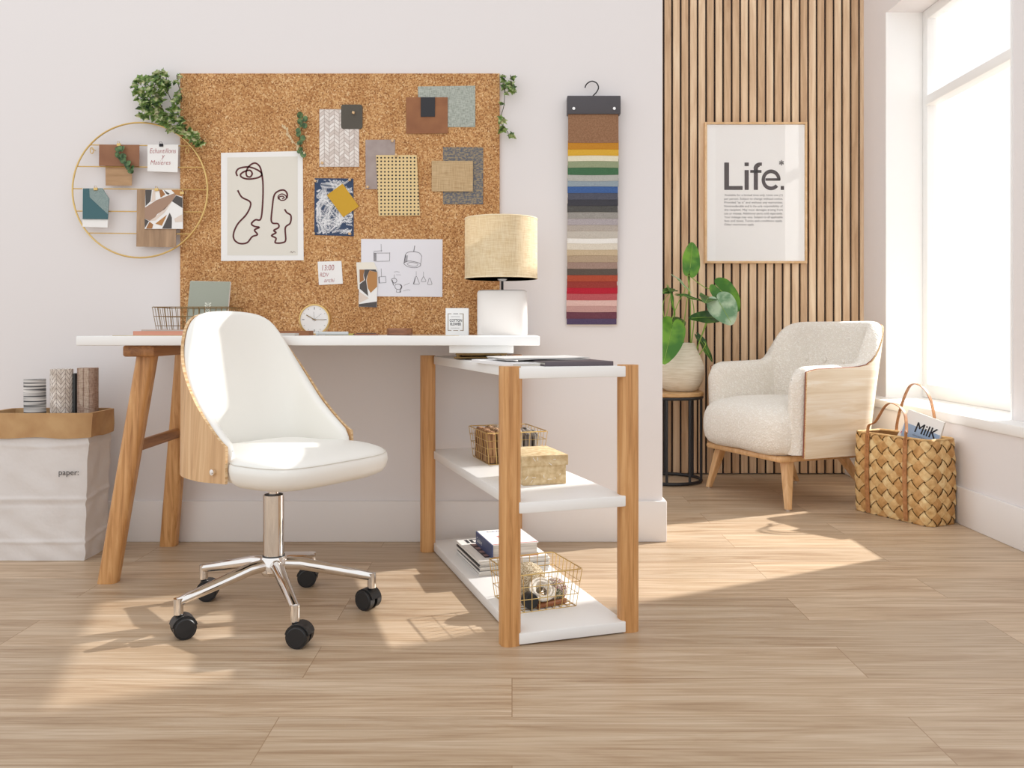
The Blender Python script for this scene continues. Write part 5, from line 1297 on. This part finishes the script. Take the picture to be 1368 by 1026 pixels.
# ============================================================ PAPER BAG WITH ROLLS
bgx0, bgx1, bgy0, bgy1, BZ = -1.735, -1.425, 2.866, 3.035, .50
t = thing('paper_bag', 'tall white paper bag with folded brown cuff and black lettering at the left wall', 'paper bag', ((bgx0+bgx1)/2, (bgy0+bgy1)/2, 0)); oo = Vector(t.location)
def bag_surface(z, infl, mi, b, z0, z1, nz, off=0.0, ns=26, nside=14, crease=.0026, seed=1, top_wave=0.0):
    rnd = random.Random(seed); rows = []
    loop = []
    for i in range(ns): loop.append((bgx0 + (bgx1-bgx0)*i/ns, bgy0, 0, -1))
    for i in range(nside): loop.append((bgx1, bgy0 + (bgy1-bgy0)*i/nside, 1, 0))
    for i in range(ns): loop.append((bgx1 - (bgx1-bgx0)*i/ns, bgy1, 0, 1))
    for i in range(nside): loop.append((bgx0, bgy1 - (bgy1-bgy0)*i/nside, -1, 0))
    for k in range(nz+1):
        zz = z0 + (z1-z0)*k/nz; row = []
        for (x, y, nx_, ny_) in loop:
            s_ = crease*(math.sin(x*37+zz*23) * math.sin(y*61 - zz*31) + .6*math.sin(zz*90+x*50+y*40)*(.3 + max(0, .16-zz)*6))
            px_ = 0
            for zf, am in ((.205, .0035), (.186, -.002), (.062, .004), (.392, .0025)): s_ += am*math.exp(-((zz - zf - (.012*math.sin(x*9) if zf > .3 else .02*(y-bgy0)*5*(nx_ > 0)))/.006)**2)
            if nx_ > 0:   # gusset fold of the side panel
                v = (y-bgy0)/(bgy1-bgy0); px_ = -.010*(1-abs(2*v-1))*min(1, max(0, zz-.05)*4)*(1-zz/.5)
            spread = .020*zz/.5
            row.append(b.verts.new((x - oo.x + nx_*(off+s_+spread) + px_, y - oo.y + ny_*(off+s_+spread*.4), zz + (top_wave*math.sin(x*30+y*50) if k in (0,) and top_wave else 0))))
        rows.append(row)
    for a, c in zip(rows, rows[1:]): bridge(b, a, c, mi)
    return rows
b = bm_new(); rw = bag_surface(0, 0, 0, b, 0.0, .485, 97); cap(b, rw[0], 0, True)
textgeo(b, 'paper:', .027, Matrix.Translation((WX(107.5, bgy0) - .066 - oo.x, bgy0 - oo.y - .012, .287)) @ Matrix.Rotation(PI/2, 4, 'X'), 1, .0, w=.066)
bag = obj('bag_body', b, ['bagpaper', 'ink'], t, smooth=50)
b = bm_new(); rows = bag_surface(0, 0, 0, b, .410, .492, 8, .009, crease=.0022, top_wave=.0022); rows2 = bag_surface(0, 0, 0, b, .470, .492, 2, -.003, crease=.002)
for a_, c_ in ((rows[-1], rows2[-1]),): bridge(b, a_, c_)
obj('cuff', b, 'kraft', t, smooth=50)
def roll(name, label, x, y, r, z0, z1, mat, cat='fabric roll', tiltx=0, tilty=0, ex=2.0, sy=1):
    b = bm_new(); n = 40; rings = []
    for k in range(13):
        z = (z1-z0)*k/12; rings.append([b.verts.new((r*math.cos(2*PI*i/n)*(1+.02*math.sin(5*i*2*PI/n+z*20)), sy*r*math.sin(2*PI*i/n)*(1+.02*math.cos(3*i*2*PI/n)), z)) for i in range(n)])
    for a, c in zip(rings, rings[1:]): bridge(b, a, c)
    cap(b, rings[0], flip=True)
    last = rings[-1]
    for kk in range(1, 5):
        q = 1-.2*kk; dz_ = -.004 if kk % 2 else 0
        nw = [b.verts.new((v.co.x*q, v.co.y*q, (z1-z0)+dz_)) for v in rings[-1]]; bridge(b, last, nw); last = nw
    cap(b, last)
    o = obj(name, b, mat, smooth=50); o.location = (x, y, z0); o.rotation_euler = (tiltx, tilty, 0); return tag(o, label, cat)
def mat_zig():
    t_ = NT('zigzag_cloth'); tc = t_.n('TexCoord'); sp = t_.n('SeparateXYZ'); t_.l(tc, 'Object', sp, 0)
    def mth(op, a, b_=None, c=None):
        m = t_.n('Math', operation=op)
        for i_, v in enumerate((a, b_)):
            if v is None: continue
            if isinstance(v, (int, float)): m.inputs[i_].default_value = v
            else: t_.l(v[0], v[1], m, i_)
        return (m, 0)
    ang = mth('ARCTAN2', (sp, 'Y'), (sp, 'X')); u = mth('MULTIPLY', ang, 16/(2*PI)*1.0); tri = mth('PINGPONG', mth('ADD', u, 50), 1.0)
    v = mth('ADD', mth('MULTIPLY', (sp, 'Z'), 62), mth('MULTIPLY', tri, 1.3)); fr_ = mth('FRACT', v); a_ = mth('LESS_THAN', fr_, .16)
    cu = mth('FRACT', mth('MULTIPLY', ang, 16/(2*PI))); c_ = mth('LESS_THAN', cu, .07); mx_ = mth('MAXIMUM', a_, c_)
    nz_ = t_.n('TexNoise'); nz_.inputs['Scale'].default_value = 40; t_.l(tc, 'Object', nz_, 'Vector'); rp = t_.ramp([(.35, '#c9bcb0'), (.65, '#efe8e1')]); t_.l(nz_, 'Fac', rp, 'Fac')
    mix = t_.n('Mix', data_type='RGBA'); t_.l(mx_[0], 0, mix, 0); t_.l(rp, 'Color', mix, 6); mix.inputs[7].default_value = lin('#8b7c74'); t_.l(mix, 2, t_.b, 'Base Color'); t_.b.inputs['Roughness'].default_value = .8; return t_.m
roll('wallpaper_roll', 'cream roll with grey zigzag pattern standing in the paper bag', -1.535, 2.935, .036, .2, .635, mat_zig(), 'roll', tilty=-.0)
roll('wallpaper_roll', 'striped black and white roll at the left in the paper bag', -1.635, 2.95, .034, .2, .60, pbr('striped_roll', '#4a4a4c', .8, noise=(30, '#e8e4e0', 1, (.2, .2, 6))), 'roll')
t = thing('fabric_bolt', 'brown beige upholstery fabric bolt standing at the right in the paper bag', 'fabric roll', (-1.456, 2.955, .2)); 
b = bm_new(); prism(b, rrect(0, 0, .062, .05, .016, 6), 0, .438); brn = mat_weavy('bolt_brown', '#8f7262', '#b79d8c', 500, 60); bo = obj('bolt', b, brn, t, smooth=40); bo.location = (0, 0, 0)
b = bm_new(); tan_ = mat_weavy('bolt_tan', '#a8917f', '#cbb7a6', 500, 60)
f0 = -.0255
P = [(-.018, .437), (-.018, .33), (-.012, .31), (-.001, .300), (.006, .298)]
def flap(pts, y): f_ = b.faces.new([b.verts.new((x, y, z_)) for x, z_ in pts])
flap([(-.0, .4375), (.016, .4375), (.016, .30), (.012, .302), (-.0, .304)], f0-.0008); flap([(-.018, .4375), (-.004, .4375), (-.004, .305), (-.012, .312), (-.017, .325)], f0-.0008)
flap([(.0, .297), (.016, .297), (.016, .19), (.008, .215), (.002, .25)], f0-.0008)
obj('curved_pattern', b, tan_, bo)
b = bm_new(); box(b, (-.003, -.022, 0), (.004, .022, .42), .001); o = obj('dark_board', b, pbr('dark_board', '#3a3c3c', .6), smooth=30); o.location = (-1.492, 2.952, .2); tag(o, 'dark grey board edge between the zigzag roll and the brown fabric bolt', 'board')

# ============================================================ CAMERA, LIGHT, WORLD
cam = bpy.data.cameras.new('camera'); co = bpy.data.objects.new('camera', cam); COL.objects.link(co)
co.location = (0, 0, HC); co.rotation_euler = (PI/2, 0, 0); cam.sensor_width = 36; cam.lens = FPX/1368*36; cam.shift_y = -(513-HY)/1368; cam.clip_start = .05
sc.camera = co
li = bpy.data.lights.new('daylight_lamp', 'SPOT'); lo_ = bpy.data.objects.new('daylight_lamp', li); COL.objects.link(lo_)
LP = Vector((5.9, 5.35, 3.8)); lo_.location = LP; lo_.rotation_euler = (Vector((1.87, 3.7, 1.35)) - LP).to_track_quat('-Z', 'Y').to_euler()
li.energy = 4200; li.spot_size = math.radians(56); li.spot_blend = .1; li.shadow_soft_size = .06; li.color = (1, .98, .95)
w = bpy.data.worlds.new('world'); sc.world = w; w.use_nodes = True
bg = w.node_tree.nodes['Background']; bg.inputs['Color'].default_value = (.975, .985, 1, 1); bg.inputs['Strength'].default_value = 1.15
sc.view_settings.view_transform = 'Standard'; sc.view_settings.look = 'None'; sc.view_settings.exposure = 0.0; sc.view_settings.gamma = 1; sc.view_settings.use_curve_mapping = False
sc.cycles.use_denoising = True; sc.cycles.max_bounces = 10; sc.cycles.transparent_max_bounces = 12
for m_ in bpy.data.materials: pass
